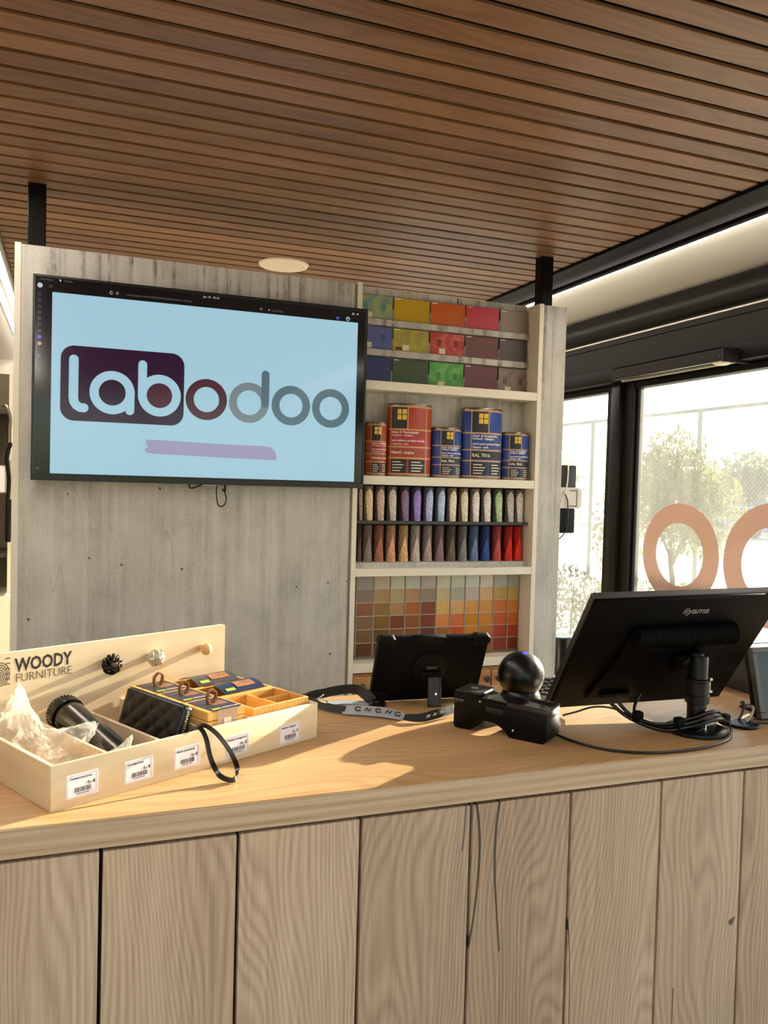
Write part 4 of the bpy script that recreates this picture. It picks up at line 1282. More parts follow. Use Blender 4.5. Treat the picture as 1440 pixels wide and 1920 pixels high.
box((-0.0035, -LW / 2 + 0.006, HW - 0.001), (0.0035, LW / 2 - 0.006, HW + 0.0012), bm=zp, mat4=tilt)
obj('zip_tape', zp, M('zip_tape', '26221f', 0.6), wl, 0)
zt = bmesh.new()
for q in range(21):
    z = 0.008 + q * 0.004
    box((-0.0028 + 0.001 * (q % 2), -LW / 2 - 0.0024, z), (0.0018 + 0.001 * (q % 2), -LW / 2 - 0.001, z + 0.0024), bm=zt, mat4=tilt)
obj('zip_teeth', zt, M('zip_metal', 'c9bda6', 0.25, 0.9), wl, 0)
obj('ring', tube([(0.0, -LW / 2 - 0.003, 0.046), (0.006, -LW / 2 - 0.008, 0.042), (0.004, -LW / 2 - 0.012, 0.034), (-0.004, -LW / 2 - 0.010, 0.030), (-0.007, -LW / 2 - 0.005, 0.036)], 0.0014, 6, 5, closed=True, mat4=tilt), chrome, wl)
# the strap: points in tray coordinates, moved to the wallet frame
def wpt(u, v, z):
    return Vector((u - 0.238, v - 0.130, z - 0.010))
sp_ = [wpt(0.253, 0.026, 0.052), wpt(0.262, 0.012, 0.074), wpt(0.272, -0.004, 0.078), wpt(0.285, -0.022, 0.064), wpt(0.295, -0.046, 0.037), wpt(0.292, -0.070, 0.014), wpt(0.275, -0.086, 0.0065), wpt(0.264, -0.083, 0.0065), wpt(0.257, -0.064, 0.013), wpt(0.258, -0.040, 0.034), wpt(0.264, -0.018, 0.061), wpt(0.262, -0.003, 0.0755), wpt(0.255, 0.012, 0.070), wpt(0.250, 0.026, 0.048)]
wd_ = [Vector((1, 0.25, 0.3))] * 5 + [Vector((0.9, 0.1, 0.6)), Vector((0.3, 0.2, 1.0)), Vector((-0.2, 0.2, 1.0)), Vector((0.6, 0.2, 0.8))] + [Vector((1, 0.25, 0.3))] * 5
obj('wrist_strap', ribbon(sp_, wd_, 0.0085, 0.0020), M('strap_leather', '0d0b0a', 0.3, coat=0.2), wl, 40)

# bamboo boxes with leather loops and paper sleeves
leather = M('tan_leather', '8a5229', 0.5, var=0.12, scale=120)
sleeve_dark = M('sleeve_dark', '2c2632', 0.45, var=0.25, scale=40)
kraft = M('sleeve_kraft', 'a98a72', 0.6, var=0.1, scale=200)
v = 0.013
for q, desc in enumerate(('nearest', 'middle', 'farthest')):
    L_ = 0.086
    b0 = thing('bamboo_box', '%s lidded bamboo box with leather loop in the tray' % desc, 'storage box', tr_pt(0.331, v + L_ / 2, 0.006), TRA, group='lidded bamboo boxes in the tray')
    hw, hl = 0.0405, L_ / 2 - 0.001
    obj('body', box((-hw, -hl, 0.0), (hw, hl, 0.070), 0.0015, 1), bamboo, b0)
    obj('lid', box((-hw, -hl, 0.0708), (hw, hl, 0.0875), 0.0015, 1), bamboo, b0)
    obj('sleeve', box((-0.020, -hl - 0.0006, 0.0), (0.024, -hl - 0.0001, 0.0880)), kraft, b0, 0, label='kraft paper end of the sleeve')
    sv = obj('sleeve_top', box((-0.030, -hl - 0.0006, 0.0876), (0.034, hl * 0.85, 0.0882)), sleeve_dark, b0, 0, label='dark printed sleeve')
    obj('green_tab', box((-0.026, -hl + 0.005, 0.0882), (-0.008, -hl + 0.012, 0.0886)), M('tab_green', '8fb93a', 0.5), sv, 0)
    obj('picture', box((-0.006, -0.012, 0.0882), (0.026, 0.012, 0.0886)), M('sleeve_photo', '77503a', 0.5, var=0.5, scale=60), sv, 0)
    tb = text_bm('BAMBOO BOX', 0.0060, 0.0001, bold=0.0001, align='LEFT')
    tb.transform(Matrix.Translation((-0.004, -hl + 0.009, 0.0884)))
    if q == 1:
        pass
    obj('lettering', tb, M('sleeve_white', 'd8d2da', 0.5), sv, 0)
    if q == 0:
        pk = bmesh.new()
        ring2d(0.019, 0.062, 0.0040, 0.0055, 0, 0.0002, 24, bm=pk, mat4=Matrix.Translation((0, -hl - 0.0006, 0)) @ FACE, a0=R(20), a1=R(320))
        for (cx, cz) in ((0.0, 0.022), (0.012, 0.024)):
            ring2d(cx, cz, 0.0035, 0.0042, 0, 0.0002, 20, bm=pk, mat4=Matrix.Translation((0, -hl - 0.0006, 0)) @ FACE)
        prism(rrect(-0.006, 0.048, 0.010, 0.072, 0.0005, 2), 0, 0.0002, bm=pk, mat4=Matrix.Translation((0, -hl - 0.0006, 0)) @ FACE)
        obj('sleeve_marks', pk, M('sleeve_pale', 'd3c4b4', 0.5), b0, 0)
    lp = [(-0.006, 0.004, 0.0882), (-0.011, 0.002, 0.098), (-0.011, 0.0, 0.108), (-0.003, -0.001, 0.1145), (0.006, 0.0, 0.109), (0.007, 0.002, 0.099), (0.003, 0.004, 0.0882)]
    obj('leather_loop', ribbon(lp, [Vector((0, 1, 0.1))] * 7, 0.0065, 0.0030), leather, b0, 50)
    v += L_ + 0.0015

def organizer(label, v0, v1, sleeve, col=None):
    o = thing('bamboo_organizer', label, 'organizer', tr_pt(0.460, (v0 + v1) / 2, 0.006), TRA, group='bamboo organizers in the tray')
    hx, hy, H2 = 0.069, (v1 - v0) / 2 - 0.001, 0.076
    w_ = 0.006
    bm = box((-hx, -hy, 0), (hx, hy, 0.034))
    obj('base', bm, bamboo, o, 0)
    wl_ = box((-hx, -hy, 0.034), (hx, -hy + w_, H2), 0.001, 1)
    box((-hx, hy - w_, 0.034), (hx, hy, H2), 0.001, 1, bm=wl_)
    box((-hx, -hy + w_, 0.034), (-hx + w_, hy - w_, H2), 0.001, 1, bm=wl_)
    box((hx - w_, -hy + w_, 0.034), (hx, hy - w_, H2), 0.001, 1, bm=wl_)
    obj('rim', wl_, bamboo, o)
    obj('partition', box((-0.008, -hy + w_, 0.034), (-0.003, hy - w_, H2 - 0.002), 0.0006, 1), bamboo, o)
    obj('partition', box((-0.003, -0.0025, 0.034), (hx - w_, 0.0025, H2 - 0.002), 0.0006, 1), bamboo, o)
    if sleeve:
        cm_ = M('sleeve_' + col, col, 0.4, var=0.1, scale=40)
        nb = 9
        t = bmesh.new()
        g = []
        for i in range(nb + 1):
            y = -hy * 0.9 + 1.8 * hy * i / nb
            z = H2 + 0.002 + 0.010 * math.sin(PI * i / nb)
            g.append([t.verts.new((xx, y, z)) for xx in (-hx * 0.72, hx * 0.74)])
        for a, b in zip(g, g[1:]):
            t.faces.new((a[0], a[1], b[1], b[0]))
        ex_ = bmesh.ops.extrude_face_region(t, geom=list(t.faces))
        for vv in [gg for gg in ex_['geom'] if isinstance(gg, bmesh.types.BMVert)]:
            vv.co.z += 0.0008
        bmesh.ops.recalc_face_normals(t, faces=t.faces)
        s2 = obj('sleeve', t, cm_, o, 60, label='printed card sleeve')
        def onz(y):
            return H2 + 0.0032 + 0.010 * math.sin(PI * (y + 0.9 * hy) / (1.8 * hy))
        tb = text_bm('WENKO', 0.0105, 0.0001, bold=0.0002, align='CENTER')
        for vv in tb.verts:
            vv.co = Vector((vv.co.x - 0.004, vv.co.y + hy * 0.45, onz(vv.co.y + hy * 0.45) + 0.0004))
        obj('lettering', tb, M('sleeve_white'), s2, 0)
        ph = bmesh.new()
        for (xa, ya, xb, yb) in ((-0.010, -hy * 0.62, 0.036, -hy * 0.05),):
            n_ = 5
            pts = [[ph.verts.new((xa + (xb - xa) * f, ya + (yb - ya) * i / n_, onz(ya + (yb - ya) * i / n_) + 0.0005)) for f in (0, 1)] for i in range(n_ + 1)]
            for a, b in zip(pts, pts[1:]):
                ph.faces.new((a[0], a[1], b[1], b[0]))
        obj('picture', ph, M('sleeve_photo2', '8f6040', 0.5, var=0.45, scale=50), s2, 60)
        gt = bmesh.new()
        yy = -hy * 0.78
        n_ = 2
        pts = [[gt.verts.new((xx, yy + i * 0.004, onz(yy + i * 0.004) + 0.0005)) for xx in (-0.040, -0.018)] for i in range(n_ + 1)]
        for a, b in zip(pts, pts[1:]):
            gt.faces.new((a[0], a[1], b[1], b[0]))
        obj('green_tab', gt, M('tab_green'), s2, 60)
organizer('open bamboo organizer with three compartments at the front right of the tray', 0.012, 0.118, False)
organizer('bamboo organizer under a navy blue card sleeve', 0.120, 0.204, True, '1c2342')
organizer('bamboo organizer under a charcoal grey sleeve by the back board', 0.206, 0.288, True, '3d3c40')

# ------------------------------------------------------------------ monitor seen from behind
def frame_mat(B, yaw, tilt, roll=0.0):
    U = Vector((math.cos(yaw), math.sin(yaw), 0))
    Nf = Vector((-U.y, U.x, 0))
    V = Vector((0, 0, 1)) * math.cos(tilt) - Nf * math.sin(tilt)
    U2 = U * math.cos(roll) + V * math.sin(roll)
    V2 = V * math.cos(roll) - U * math.sin(roll)
    W = U2.cross(V2)           # out of the back, towards the camera
    return Matrix(((U2.x, V2.x, W.x, B[0]), (U2.y, V2.y, W.y, B[1]), (U2.z, V2.z, W.z, B[2]), (0, 0, 0, 1)))
SX, SY = 1.240, 1.372          # foot of the stand
mon = thing('computer_monitor', 'black iiyama monitor on a pole stand, seen from behind', 'monitor', (SX, SY, WT))
T0 = Matrix.Translation((-SX, -SY, -WT))
FM = T0 @ frame_mat((0.983, 1.540, 1.070), R(-5.56), R(37.55), 0.03)
mw, mh = 0.432, 0.337
mon_black = M('monitor_black', '050404', 0.5, var=0.12, scale=250, spec=0.08)
obj('casing', box((0, 0, -0.004), (mw, mh, 0.0), 0.001, 1, bm=prism([(0.004, 0.004), (mw - 0.004, 0.004), (mw - 0.004, mh - 0.004), (0.004, mh - 0.004)], -0.012, -0.004), mat4=FM) if False else box((0.003, 0.003, -0.012), (mw - 0.003, mh - 0.003, 0.0), 0.002, 2, mat4=FM), mon_black, mon)
bz = box((0, 0, -0.026), (mw, 0.012, -0.012), 0.0015, 1)
for a in (((0, mh - 0.012, -0.026), (mw, mh, -0.010)), ((0, 0.012, -0.026), (0.012, mh - 0.012, -0.010)), ((mw - 0.012, 0.012, -0.026), (mw, mh - 0.012, -0.010))):
    box(a[0], a[1], 0.0015, 1, bm=bz)
bz.transform(FM)
obj('bezel', bz, M('monitor_bezel', '2a2723', 0.38, var=0.08), mon)
obj('screen', box((0.012, 0.012, -0.022), (mw - 0.012, mh - 0.012, -0.012), mat4=FM), black_gloss, mon, 0)
# raised rear hump with its ribbed vent
hp = prism([(0.118, 0.262), (0.345, 0.262), (0.352, 0.256), (0.352, 0.215), (0.342, 0.150), (0.335, 0.040), (0.070, 0.040), (0.100, 0.150), (0.112, 0.255)], 0.0, 0.010, bev=0.004, seg=2)
hp.transform(FM)
obj('rear_hump', hp, mon_black, mon)
vent = cyl((0.116, 0.238, 0.008), (0.349, 0.238, 0.008), 0.025, n=28, bev=0.003)
vent.transform(FM)
obj('vent_roll', vent, mon_black, mon, 40)
rb_ = bmesh.new()
x = 0.119
while x < 0.346:
    ring2d(0, 0, 0.0245, 0.0262, -0.0007, 0.0007, 10, bm=rb_, a0=R(-10), a1=R(120), mat4=Matrix.Translation((x, 0.238, 0.008)) @ Matrix(((0, 0, 1, 0), (1, 0, 0, 0), (0, 1, 0, 0), (0, 0, 0, 1))))
    x += 0.0042
rb_.transform(FM)
obj('vent_ribs', rb_, mon_black, mon, 0)
tb = text_bm('iiyama', 0.024, 0.0004, bold=0.0003, align='CENTER', shear=0.15)
tb.transform(FM @ Matrix.Translation((0.238, 0.300, 0.0006)))
obj('lettering', tb, M('logo_grey', '8a8682', 0.4, 0.2), mon, 0, label='iiyama logo')
obj('mount_block', box((0.232, 0.135, 0.008), (0.290, 0.185, 0.026), 0.004, 2, mat4=FM), mon_black, mon)
obj('port_cover', box((0.10, 0.050, 0.008), (0.17, 0.062, 0.018), 0.002, 1, mat4=FM), mon_black, mon)
arm_top = FM @ Vector((0.261, 0.160, 0.020))
obj('tilt_arm', tube([(0.0, 0.0, 0.135), (0.0, 0.006, 0.160), tuple((Vector((0, 0, 0.165)) + arm_top) / 2), tuple(arm_top)], 0.015, 12), M('stand_black', '0a0909', 0.35, spec=0.25), mon)
obj('base', lathe([(0, 0.0), (0.062, 0.0), (0.064, 0.003), (0.063, 0.008), (0.056, 0.011), (0.024, 0.012), (0, 0.012)], 48), M('stand_black'), mon)
obj('pole', lathe([(0.020, 0.010), (0.020, 0.158), (0.018, 0.161), (0, 0.161)], 32, bm=lathe([(0.0205, 0.060), (0.0245, 0.062), (0.0250, 0.078), (0.0235, 0.080), (0.0235, 0.106), (0.0250, 0.108), (0.0250, 0.112), (0.0205, 0.114)], 32)), M('stand_black'), mon)
obj('clamp_bolt', cyl((0.027, -0.006, 0.082), (0.027, -0.006, 0.112), 0.0016, n=8, bm=cyl((0.024, -0.006, 0.110), (0.031, -0.006, 0.110), 0.004, n=10, bm=cyl((0.024, -0.006, 0.084), (0.031, -0.006, 0.084), 0.004, n=10))), alu, mon)
obj('serial_label', box((0.004, -0.0212, 0.030), (0.0115, -0.0190, 0.050)), paper, mon, 0)
obj('underside_label', box((0.001, -0.0235, 0.0215), (0.008, -0.0195, 0.0240)), paper, mon, 0)

# cables round the stand
cbl = M('cable_black', '0a0909', 0.35, var=0.1)
C0 = Vector((0, 0, WT))
def wpts(L):
    return [Vector(p) for p in L]
cb = thing('cable_bundle', 'bundle of black cables tied round the monitor stand', 'cable bundle', (1.16, 1.42, WT))
def cbt(L, r, nm='cable'):
    obj(nm, tube([(x - 1.16, y - 1.42, z - WT) for x, y, z in L], r, 8, 6), cbl, cb, 60)
cbt([(1.110, 1.470, 1.100), (1.128, 1.452, 1.075), (1.150, 1.420, 1.063), (1.175, 1.385, 1.060), (1.208, 1.352, 1.076), (1.240, 1.343, 1.088), (1.272, 1.348, 1.088), (1.310, 1.372, 1.072), (1.345, 1.392, 1.060)], 0.0042)
cbt([(1.098, 1.478, 1.094), (1.125, 1.455, 1.068), (1.150, 1.412, 1.056), (1.172, 1.378, 1.055), (1.203, 1.350, 1.068), (1.240, 1.338, 1.080), (1.276, 1.344, 1.081), (1.314, 1.366, 1.066), (1.340, 1.384, 1.056)], 0.0042)
cbt([(1.170, 1.470, 1.110), (1.145, 1.455, 1.082), (1.140, 1.428, 1.066), (1.168, 1.386, 1.066), (1.205, 1.354, 1.084), (1.240, 1.344, 1.096), (1.272, 1.350, 1.096), (1.312, 1.378, 1.078)], 0.0036)
cbt([(1.020, 1.540, 1.054), (1.045, 1.530, 1.062), (1.075, 1.505, 1.078), (1.105, 1.482, 1.080), (1.130, 1.456, 1.070)], 0.0022)
for p in ((1.140, 1.436, 1.070), (1.190, 1.366, 1.072), (1.318, 1.374, 1.068)):
    obj('cable_tie', box((p[0] - 1.16 - 0.010, p[1] - 1.42 - 0.009, p[2] - WT - 0.011), (p[0] - 1.16 + 0.010, p[1] - 1.42 + 0.009, p[2] - WT + 0.013), 0.004, 2, mat4=None), black_matt, cb)
lc = thing('power_cable', 'thin black cable looping along the front of the worktop', 'cable', (1.10, 1.30, WT))
obj('cable', tube([(x - 1.10, y - 1.30, z - WT) for x, y, z in ((0.915, 1.450, 1.062), (0.930, 1.415, 1.0535), (0.944, 1.360, 1.053), (0.975, 1.310, 1.053), (1.030, 1.277, 1.053), (1.100, 1.266, 1.053), (1.180, 1.272, 1.053), (1.255, 1.298, 1.053), (1.300, 1.335, 1.055), (1.318, 1.362, 1.064), (1.318, 1.375, 1.078))], 0.0026, 8, 8), cbl, lc, 60)

# ------------------------------------------------------------------ rugged tablet with neck strap
tab = thing('rugged_tablet', 'black rugged tablet propped on its kickstand, seen from behind', 'tablet', (0.770, 1.735, WT))
TT = Matrix.Translation((-0.770, -1.735, -WT))
TB = TT @ frame_mat((0.648, 1.768, 1.0505), R(-4.5), R(24.1), 0.0)
tw, th = 0.265, 0.174
obj('case', prism(rrect(0, 0, tw, th, 0.014, 5), -0.016, 0.0, bev=0.004, seg=2, mat4=TB), black_matt, tab)
obj('glass', prism(rrect(0.006, 0.006, tw - 0.006, th - 0.006, 0.008, 4), -0.0175, -0.0155, mat4=TB), black_gloss, tab, 0)
for cx, cy in ((0, 0), (1, 0), (0, 1), (1, 1)):
    x0, x1 = (-0.003, 0.040) if cx == 0 else (tw - 0.040, tw + 0.003)
    y0, y1 = (-0.002, 0.030) if cy == 0 else (th - 0.022, th + 0.003)
    obj('corner_bumper', prism(rrect(x0, y0, x1, y1, 0.010, 4), -0.017, 0.003, bev=0.003, seg=2, mat4=TB), M('bumper_black', '080706', 0.55, bump=0.1, spec=0.18), tab)
gp = bmesh.new()
prism([(0.088, th - 0.016), (0.150, th - 0.016), (0.158, th + 0.002), (0.080, th + 0.002)], -0.014, 0.003, bev=0.002, bm=gp)
for q in range(4):
    box((0.094 + q * 0.014, th - 0.014, 0.002), (0.098 + q * 0.014, th + 0.0015, 0.0045), 0.001, 1, bm=gp)
gp.transform(TB)
obj('top_grip', gp, M('bumper_black'), tab)
obj('rear_disc', lathe([(0.034, 0.0), (0.040, 0.001), (0.042, 0.004), (0.038, 0.006), (0.0, 0.006)], 40, mat4=TB @ Matrix.Translation((0.130, 0.094, 0.0)), bm=None), M('disc_black', '070606', 0.5, spec=0.15), tab)
strp = box((0.108, 0.060, 0.005), (0.160, 0.088, 0.014), 0.004, 2)
box((0.118, 0.092, 0.005), (0.146, 0.104, 0.009), 0.001, 1, bm=strp)
strp.transform(TB)
obj('hand_strap', strp, black_matt, tab)
obj('strap_badge', box((0.120, 0.094, 0.009), (0.145, 0.102, 0.0096), mat4=TB), M('badge_blue', '1a1d33', 0.3), tab, 0)
k_top = TB @ Vector((0.142, 0.072, 0.012))
k_bot = Vector((0.776 - 0.770, 1.690 - 1.735, 0.001))
kv = (k_top - k_bot)
kx = Vector((1, 0, 0))
ky = kv.normalized()
kz = kx.cross(ky).normalized()
KM = Matrix(((kx.x, ky.x, kz.x, k_bot.x), (kx.y, ky.y, kz.y, k_bot.y), (kx.z, ky.z, kz.z, k_bot.z), (0, 0, 0, 1)))
KL = kv.length
ks = box((-0.017, 0.0, 0.0), (-0.012, KL, 0.005), 0.0012, 1)
box((0.012, 0.0, 0.0), (0.017, KL, 0.005), 0.0012, 1, bm=ks)
box((-0.017, 0.0, 0.0), (0.017, 0.006, 0.005), 0.0012, 1, bm=ks)
box((-0.013, 0.004, 0.001), (0.013, KL, 0.0035), bm=ks)
ks.transform(KM)
obj('kickstand', ks, M('kick_black', '0d0c0b', 0.3), tab)
obj('kickstand_stud', disc2d(0.003, KL * 0.42, 0.0030, 0.0035, 0.0046, 14, mat4=KM), chrome, tab)
obj('glare_strip', box((0.048, -0.001, 0.0005), (0.085, 0.002, 0.0012), mat4=TB), M('painted_glare', 'c9bda8', 0.5), tab, 0)  # pale colour imitating glare along the tablet's bottom edge

ln = thing('neck_strap', 'black and grey printed neck strap lying before the tablet', 'strap', (0.66, 1.70, WT))
def lp_(x, y, z=0.0):
    return Vector((x - 0.66, y - 1.70, z + 0.0))
up = Vector((0, 0, 1))
def lay(*v):
    return [Vector(q) for q in v]
strap_blk = M('webbing_black', '0e0d0c', 0.7, var=0.2, scale=400, bump=0.15)
strap_gry = M('webbing_grey', '8e9298', 0.6, var=0.08, scale=300)
# raised black loop from the clip at the left to the tablet's lower left corner
obj('webbing', ribbon([lp_(0.506, 1.786, 0.016), lp_(0.534, 1.786, 0.022), lp_(0.582, 1.792, 0.027), lp_(0.620, 1.782, 0.029), lp_(0.634, 1.758, 0.022), lp_(0.644, 1.738, 0.012)],
    lay((0.1, 0.3, 1), (0.1, -0.2, 1), (0, -0.3, 1), (0.2, -0.4, 1), (0.6, 0.1, 0.8), (0.8, 0.4, 0.4)), 0.024, 0.0018), strap_blk, ln, 50)
obj('webbing', ribbon([lp_(0.504, 1.786, 0.015), lp_(0.512, 1.748, 0.013), lp_(0.532, 1.710, 0.012), lp_(0.562, 1.684, 0.011)],
    lay((0.7, 0.3, 0.7), (0.7, 0.3, 0.7), (0.5, 0.5, 0.7), (0.3, 0.7, 0.7)), 0.018, 0.0018), strap_blk, ln, 50)
obj('webbing', ribbon([lp_(0.552, 1.772, 0.0030), lp_(0.585, 1.776, 0.0030), lp_(0.615, 1.762, 0.0030), lp_(0.640, 1.738, 0.005)],
    lay((-0.2, 1, 0.1), (0, 1, 0.1), (0.3, 1, 0.1), (0.5, 1, 0.2)), 0.024, 0.0016), strap_gry, ln, 50, label='grey side of the strap')
obj('webbing', ribbon([lp_(0.558, 1.688, 0.0110), lp_(0.596, 1.664, 0.0125), lp_(0.636, 1.638, 0.0120), lp_(0.670, 1.608, 0.0080)],
    lay((0.3, 0.75, 0.6), (0.3, 0.75, 0.65), (0.35, 0.7, 0.65), (0.5, 0.8, 0.3)), 0.024, 0.0018), strap_gry, ln, 50, label='grey printed side of the strap')
obj('webbing', ribbon([lp_(0.667, 1.610, 0.0080), lp_(0.700, 1.590, 0.0090), lp_(0.745, 1.598, 0.0130), lp_(0.790, 1.617, 0.0150)],
    lay((0.5, 0.8, 0.3), (0.0, 0.7, 0.7), (-0.1, 0.5, 0.9), (-0.1, 0.4, 0.9)), 0.019, 0.0018), strap_blk, ln, 50)
# worn brush lettering on the strap
mk = bmesh.new()
for q, (x, y, z) in enumerate(((0.585, 1.6680, 0.0150), (0.604, 1.6560, 0.0150), (0.623, 1.6435, 0.0150), (0.642, 1.6290, 0.0140), (0.657, 1.6160, 0.0125))):
    a = 0.007
    dx = Vector((0.82, -0.55, 0.0))
    dy = Vector((0.25, 0.62, 0.55))
    c = lp_(x, y, z) + Vector((-0.2, -0.4, 0.8)) * 0.0012
    sh_ = [(-1, -0.6), (-0.3, 0.9), (0.2, -0.5), (1, 0.7)] if q % 2 else [(1, 0.6), (-0.6, 0.8), (-0.5, -0.8), (1, -0.6)]
    tube([c + dx * a * u_ + dy * a * v_ * 0.9 for u_, v_ in sh_], 0.0013, 5, 4, bm=mk)
obj('brush_lettering', mk, M('print_black'), ln, 60)
mk = bmesh.new()
for q in range(4):
    x, y, z = 0.712 + q * 0.018, 1.5885 + 0.0055 * q, 0.0115 + q * 0.0012
    tube([lp_(x, y - 0.002, z - 0.003), lp_(x + 0.004, y - 0.001, z + 0.003), lp_(x + 0.005, y - 0.001, z - 0.002), lp_(x + 0.010, y + 0.001, z + 0.003)], 0.0009, 5, 4, bm=mk)
obj('brush_lettering', mk, M('print_white', 'b9b6b0', 0.6), ln, 60)
obj('metal_clip', tube([lp_(0.508, 1.788, 0.014), lp_(0.516, 1.796, 0.024), lp_(0.538, 1.798, 0.028), lp_(0.544, 1.790, 0.022), lp_(0.526, 1.782, 0.014)], 0.0026, 8, 5, closed=True, bm=tube([lp_(0.516, 1.738, 0.022), lp_(0.526, 1.716, 0.021), lp_(0.534, 1.722, 0.021), lp_(0.524, 1.744, 0.022)], 0.0016, 8, 4, closed=True)), chrome, ln, 60)
obj('plastic_buckle', box((-0.008, -0.008, -0.006), (0.008, 0.008, 0.012), 0.003, 2, mat4=Matrix.Translation(lp_(0.500, 1.788, 0.012))), black_plastic, ln)
ct_ = Matrix.Translation(lp_(0.652, 1.726, 0.0065)) @ Matrix.Rotation(R(-40), 4, 'Z')
obj('end_tab', box((-0.010, -0.011, -0.005), (0.018, 0.011, 0.005), 0.003, 2, mat4=ct_), black_matt, ln)
obj('rivet', lathe([(0.0045, 0.005), (0.0045, 0.0066), (0.003, 0.0075), (0, 0.0075)], 16, mat4=ct_), chrome, ln)

# ------------------------------------------------------------------ ball scanner on its foot
bl = thing('ball_scanner', 'glossy black ball-shaped desk scanner with a blue light on top', 'scanner', (0.958, 1.618, WT))
sat = M('satin_black', '060606', 0.33, var=0.05, spec=0.4)
obj('foot', lathe([(0, 0), (0.048, 0), (0.051, 0.003), (0.051, 0.010), (0.048, 0.022), (0.044, 0.036), (0.040, 0.046), (0.034, 0.052), (0.0, 0.052)], 40), sat, bl)
obj('collar', lathe([(0.0490, 0.0125), (0.0515, 0.0130), (0.0515, 0.0150), (0.0490, 0.0155)], 40), M('collar_grey', '2a2826', 0.3, 0.3), bl)
rB = 0.0525
bp = [(rB * math.sin(PI * i / 24), rB * -math.cos(PI * i / 24) + 0.0815) for i in range(25)]
obj('ball', lathe(bp, 48), sat, bl, 60)
obj('status_light', lathe([(0.0, 0.1346 - 0.0815), (0.004, 0.1344 - 0.0815), (0.0062, 0.1338 - 0.0815), (0.0065, 0.1325 - 0.0815)], 20, mat4=Matrix.Translation((0, 0, 0.0815)) @ Matrix.Rotation(R(14), 4, 'X')), M('blue_led', '1a18c8', 0.3, emit='3a30ff', estr=1.6), bl)

# ------------------------------------------------------------------ handheld terminal in its bridge-shaped cradle
hA = math.atan2(-0.80, 0.60)
hd = thing('payment_terminal', 'black arched handheld payment terminal lying on the worktop', 'payment terminal', (0.842, 1.478, WT), hA)
prof = [(-0.097, 0.004), (-0.092, 0.0), (-0.062, 0.0), (-0.058, 0.004), (-0.050, 0.014), (-0.030, 0.020), (-0.006, 0.019), (0.012, 0.010), (0.022, 0.0), (0.090, 0.0), (0.097, 0.006), (0.097, 0.044), (0.092, 0.048), (0.020, 0.053), (-0.030, 0.057), (-0.050, 0.061), (-0.094, 0.063), (-0.097, 0.060)]
hd.scale = (1.06, 1.04, 1.22)
SIDEY = Matrix(((1, 0, 0, 0), (0, 0, 1, 0), (0, 1, 0, 0), (0, 0, 0, 1)))
obj('body', prism(prof, -0.034, 0.034, bev=0.003, seg=2, mat4=SIDEY), M('terminal_black', '060505', 0.4, var=0.1, scale=300, spec=0.16), hd)
obj('top_lid', prism([(-0.094, -0.033), (-0.042, -0.033), (-0.036, -0.020), (-0.036, 0.020), (-0.042, 0.033), (-0.094, 0.033)], 0.0600, 0.0655, bev=0.0015, seg=1), M('lid_matt', '161513', 0.5, spec=0.25), hd)
pk = ring2d(-0.068, 0.0, 0.0058, 0.0072, 0.0655, 0.0660, 28)
for q in (-0.0025, 0.0, 0.0025):
    stroke2d([(-0.0675 + q, -0.002), (-0.0665 + q, 0.0), (-0.0675 + q, 0.002)], 0.0008, 0.0655, 0.0660, bm=pk)
obj('contactless_mark', pk, M('mark_grey', '9a968f', 0.5), hd, 0)
rim = bmesh.new()
for lo, hi in (((0.016, -0.034, 0.046), (0.097, -0.029, 0.0575)), ((0.016, 0.029, 0.046), (0.097, 0.034, 0.0575)), ((0.091, -0.030, 0.040), (0.098, 0.030, 0.0560))):
    box(lo, hi, 0.0018, 2, bm=rim)
obj('screen_rim', rim, M('terminal_rim', '141312', 0.3), hd)
obj('screen', prism([(-0.030, -0.029), (0.088, -0.029), (0.088, 0.029), (-0.030, 0.029)], 0.0535, 0.0565, mat4=Matrix.Rotation(R(3), 4, 'Y')), black_gloss, hd, 0)
obj('side_button', box((-0.028, -0.0365, 0.036), (0.010, -0.033, 0.046), 0.002, 2), M('button_black', '101218', 0.25), hd)
obj('side_button', box((-0.094, -0.0355, 0.044), (-0.074, -0.033, 0.050), 0.001, 1), M('button_black'), hd)
obj('status_dot', cyl((-0.040, -0.0335, 0.052), (-0.040, -0.0352, 0.052), 0.0016, n=10, bm=cyl((0.030, -0.0335, 0.014), (0.030, -0.0352, 0.014), 0.0018, n=10)), M('dot_white', 'd8d8d8', 0.4), hd)

# ------------------------------------------------------------------ keyboard, side display and white box behind the monitor
kbd = thing('keyboard', 'keyboard half hidden between the ball scanner and the monitor', 'keyboard', (1.215, 1.725, WT), R(-3))
obj('base', prism([(-0.055, 0.0), (0.055, 0.0), (0.055, 0.024), (-0.055, 0.010)], -0.160, 0.160, bev=0.002, seg=1, mat4=Matrix(((0, 0, 1, 0), (1, 0, 0, 0), (0, 1, 0, 0), (0, 0, 0, 1)))), M('keyboard_base', 'b4b0aa', 0.45), kbd)
key_me = mesh_of(box((-0.0075, -0.0075, 0), (0.0075, 0.0075, 0.006), 0.0015, 1), M('keycap_dark', '2c2a29', 0.45))
key_me.name = 'key'
for j in range(5):
    for i in range(16):
        yy = -0.044 + j * 0.0215
        zz = 0.010 + (yy + 0.055) / 0.110 * 0.014 - 0.0005
        o = obj('key', key_me, None, kbd)
        o.location = (-0.150 + i * 0.0198, yy, zz)
dsp = thing('customer_display', 'small dark framed customer display at the right edge', 'display', (1.540, 1.440, WT), R(-2))
DM = Matrix.Translation((0, 0, 0.0)) @ Matrix(((1, 0, 0, 0), (0, 0.24, -0.97, 0), (0, 0.97, 0.24, 0), (0, 0, 0, 1)))
fr = bmesh.new()
dw, dh = 0.110, 0.158
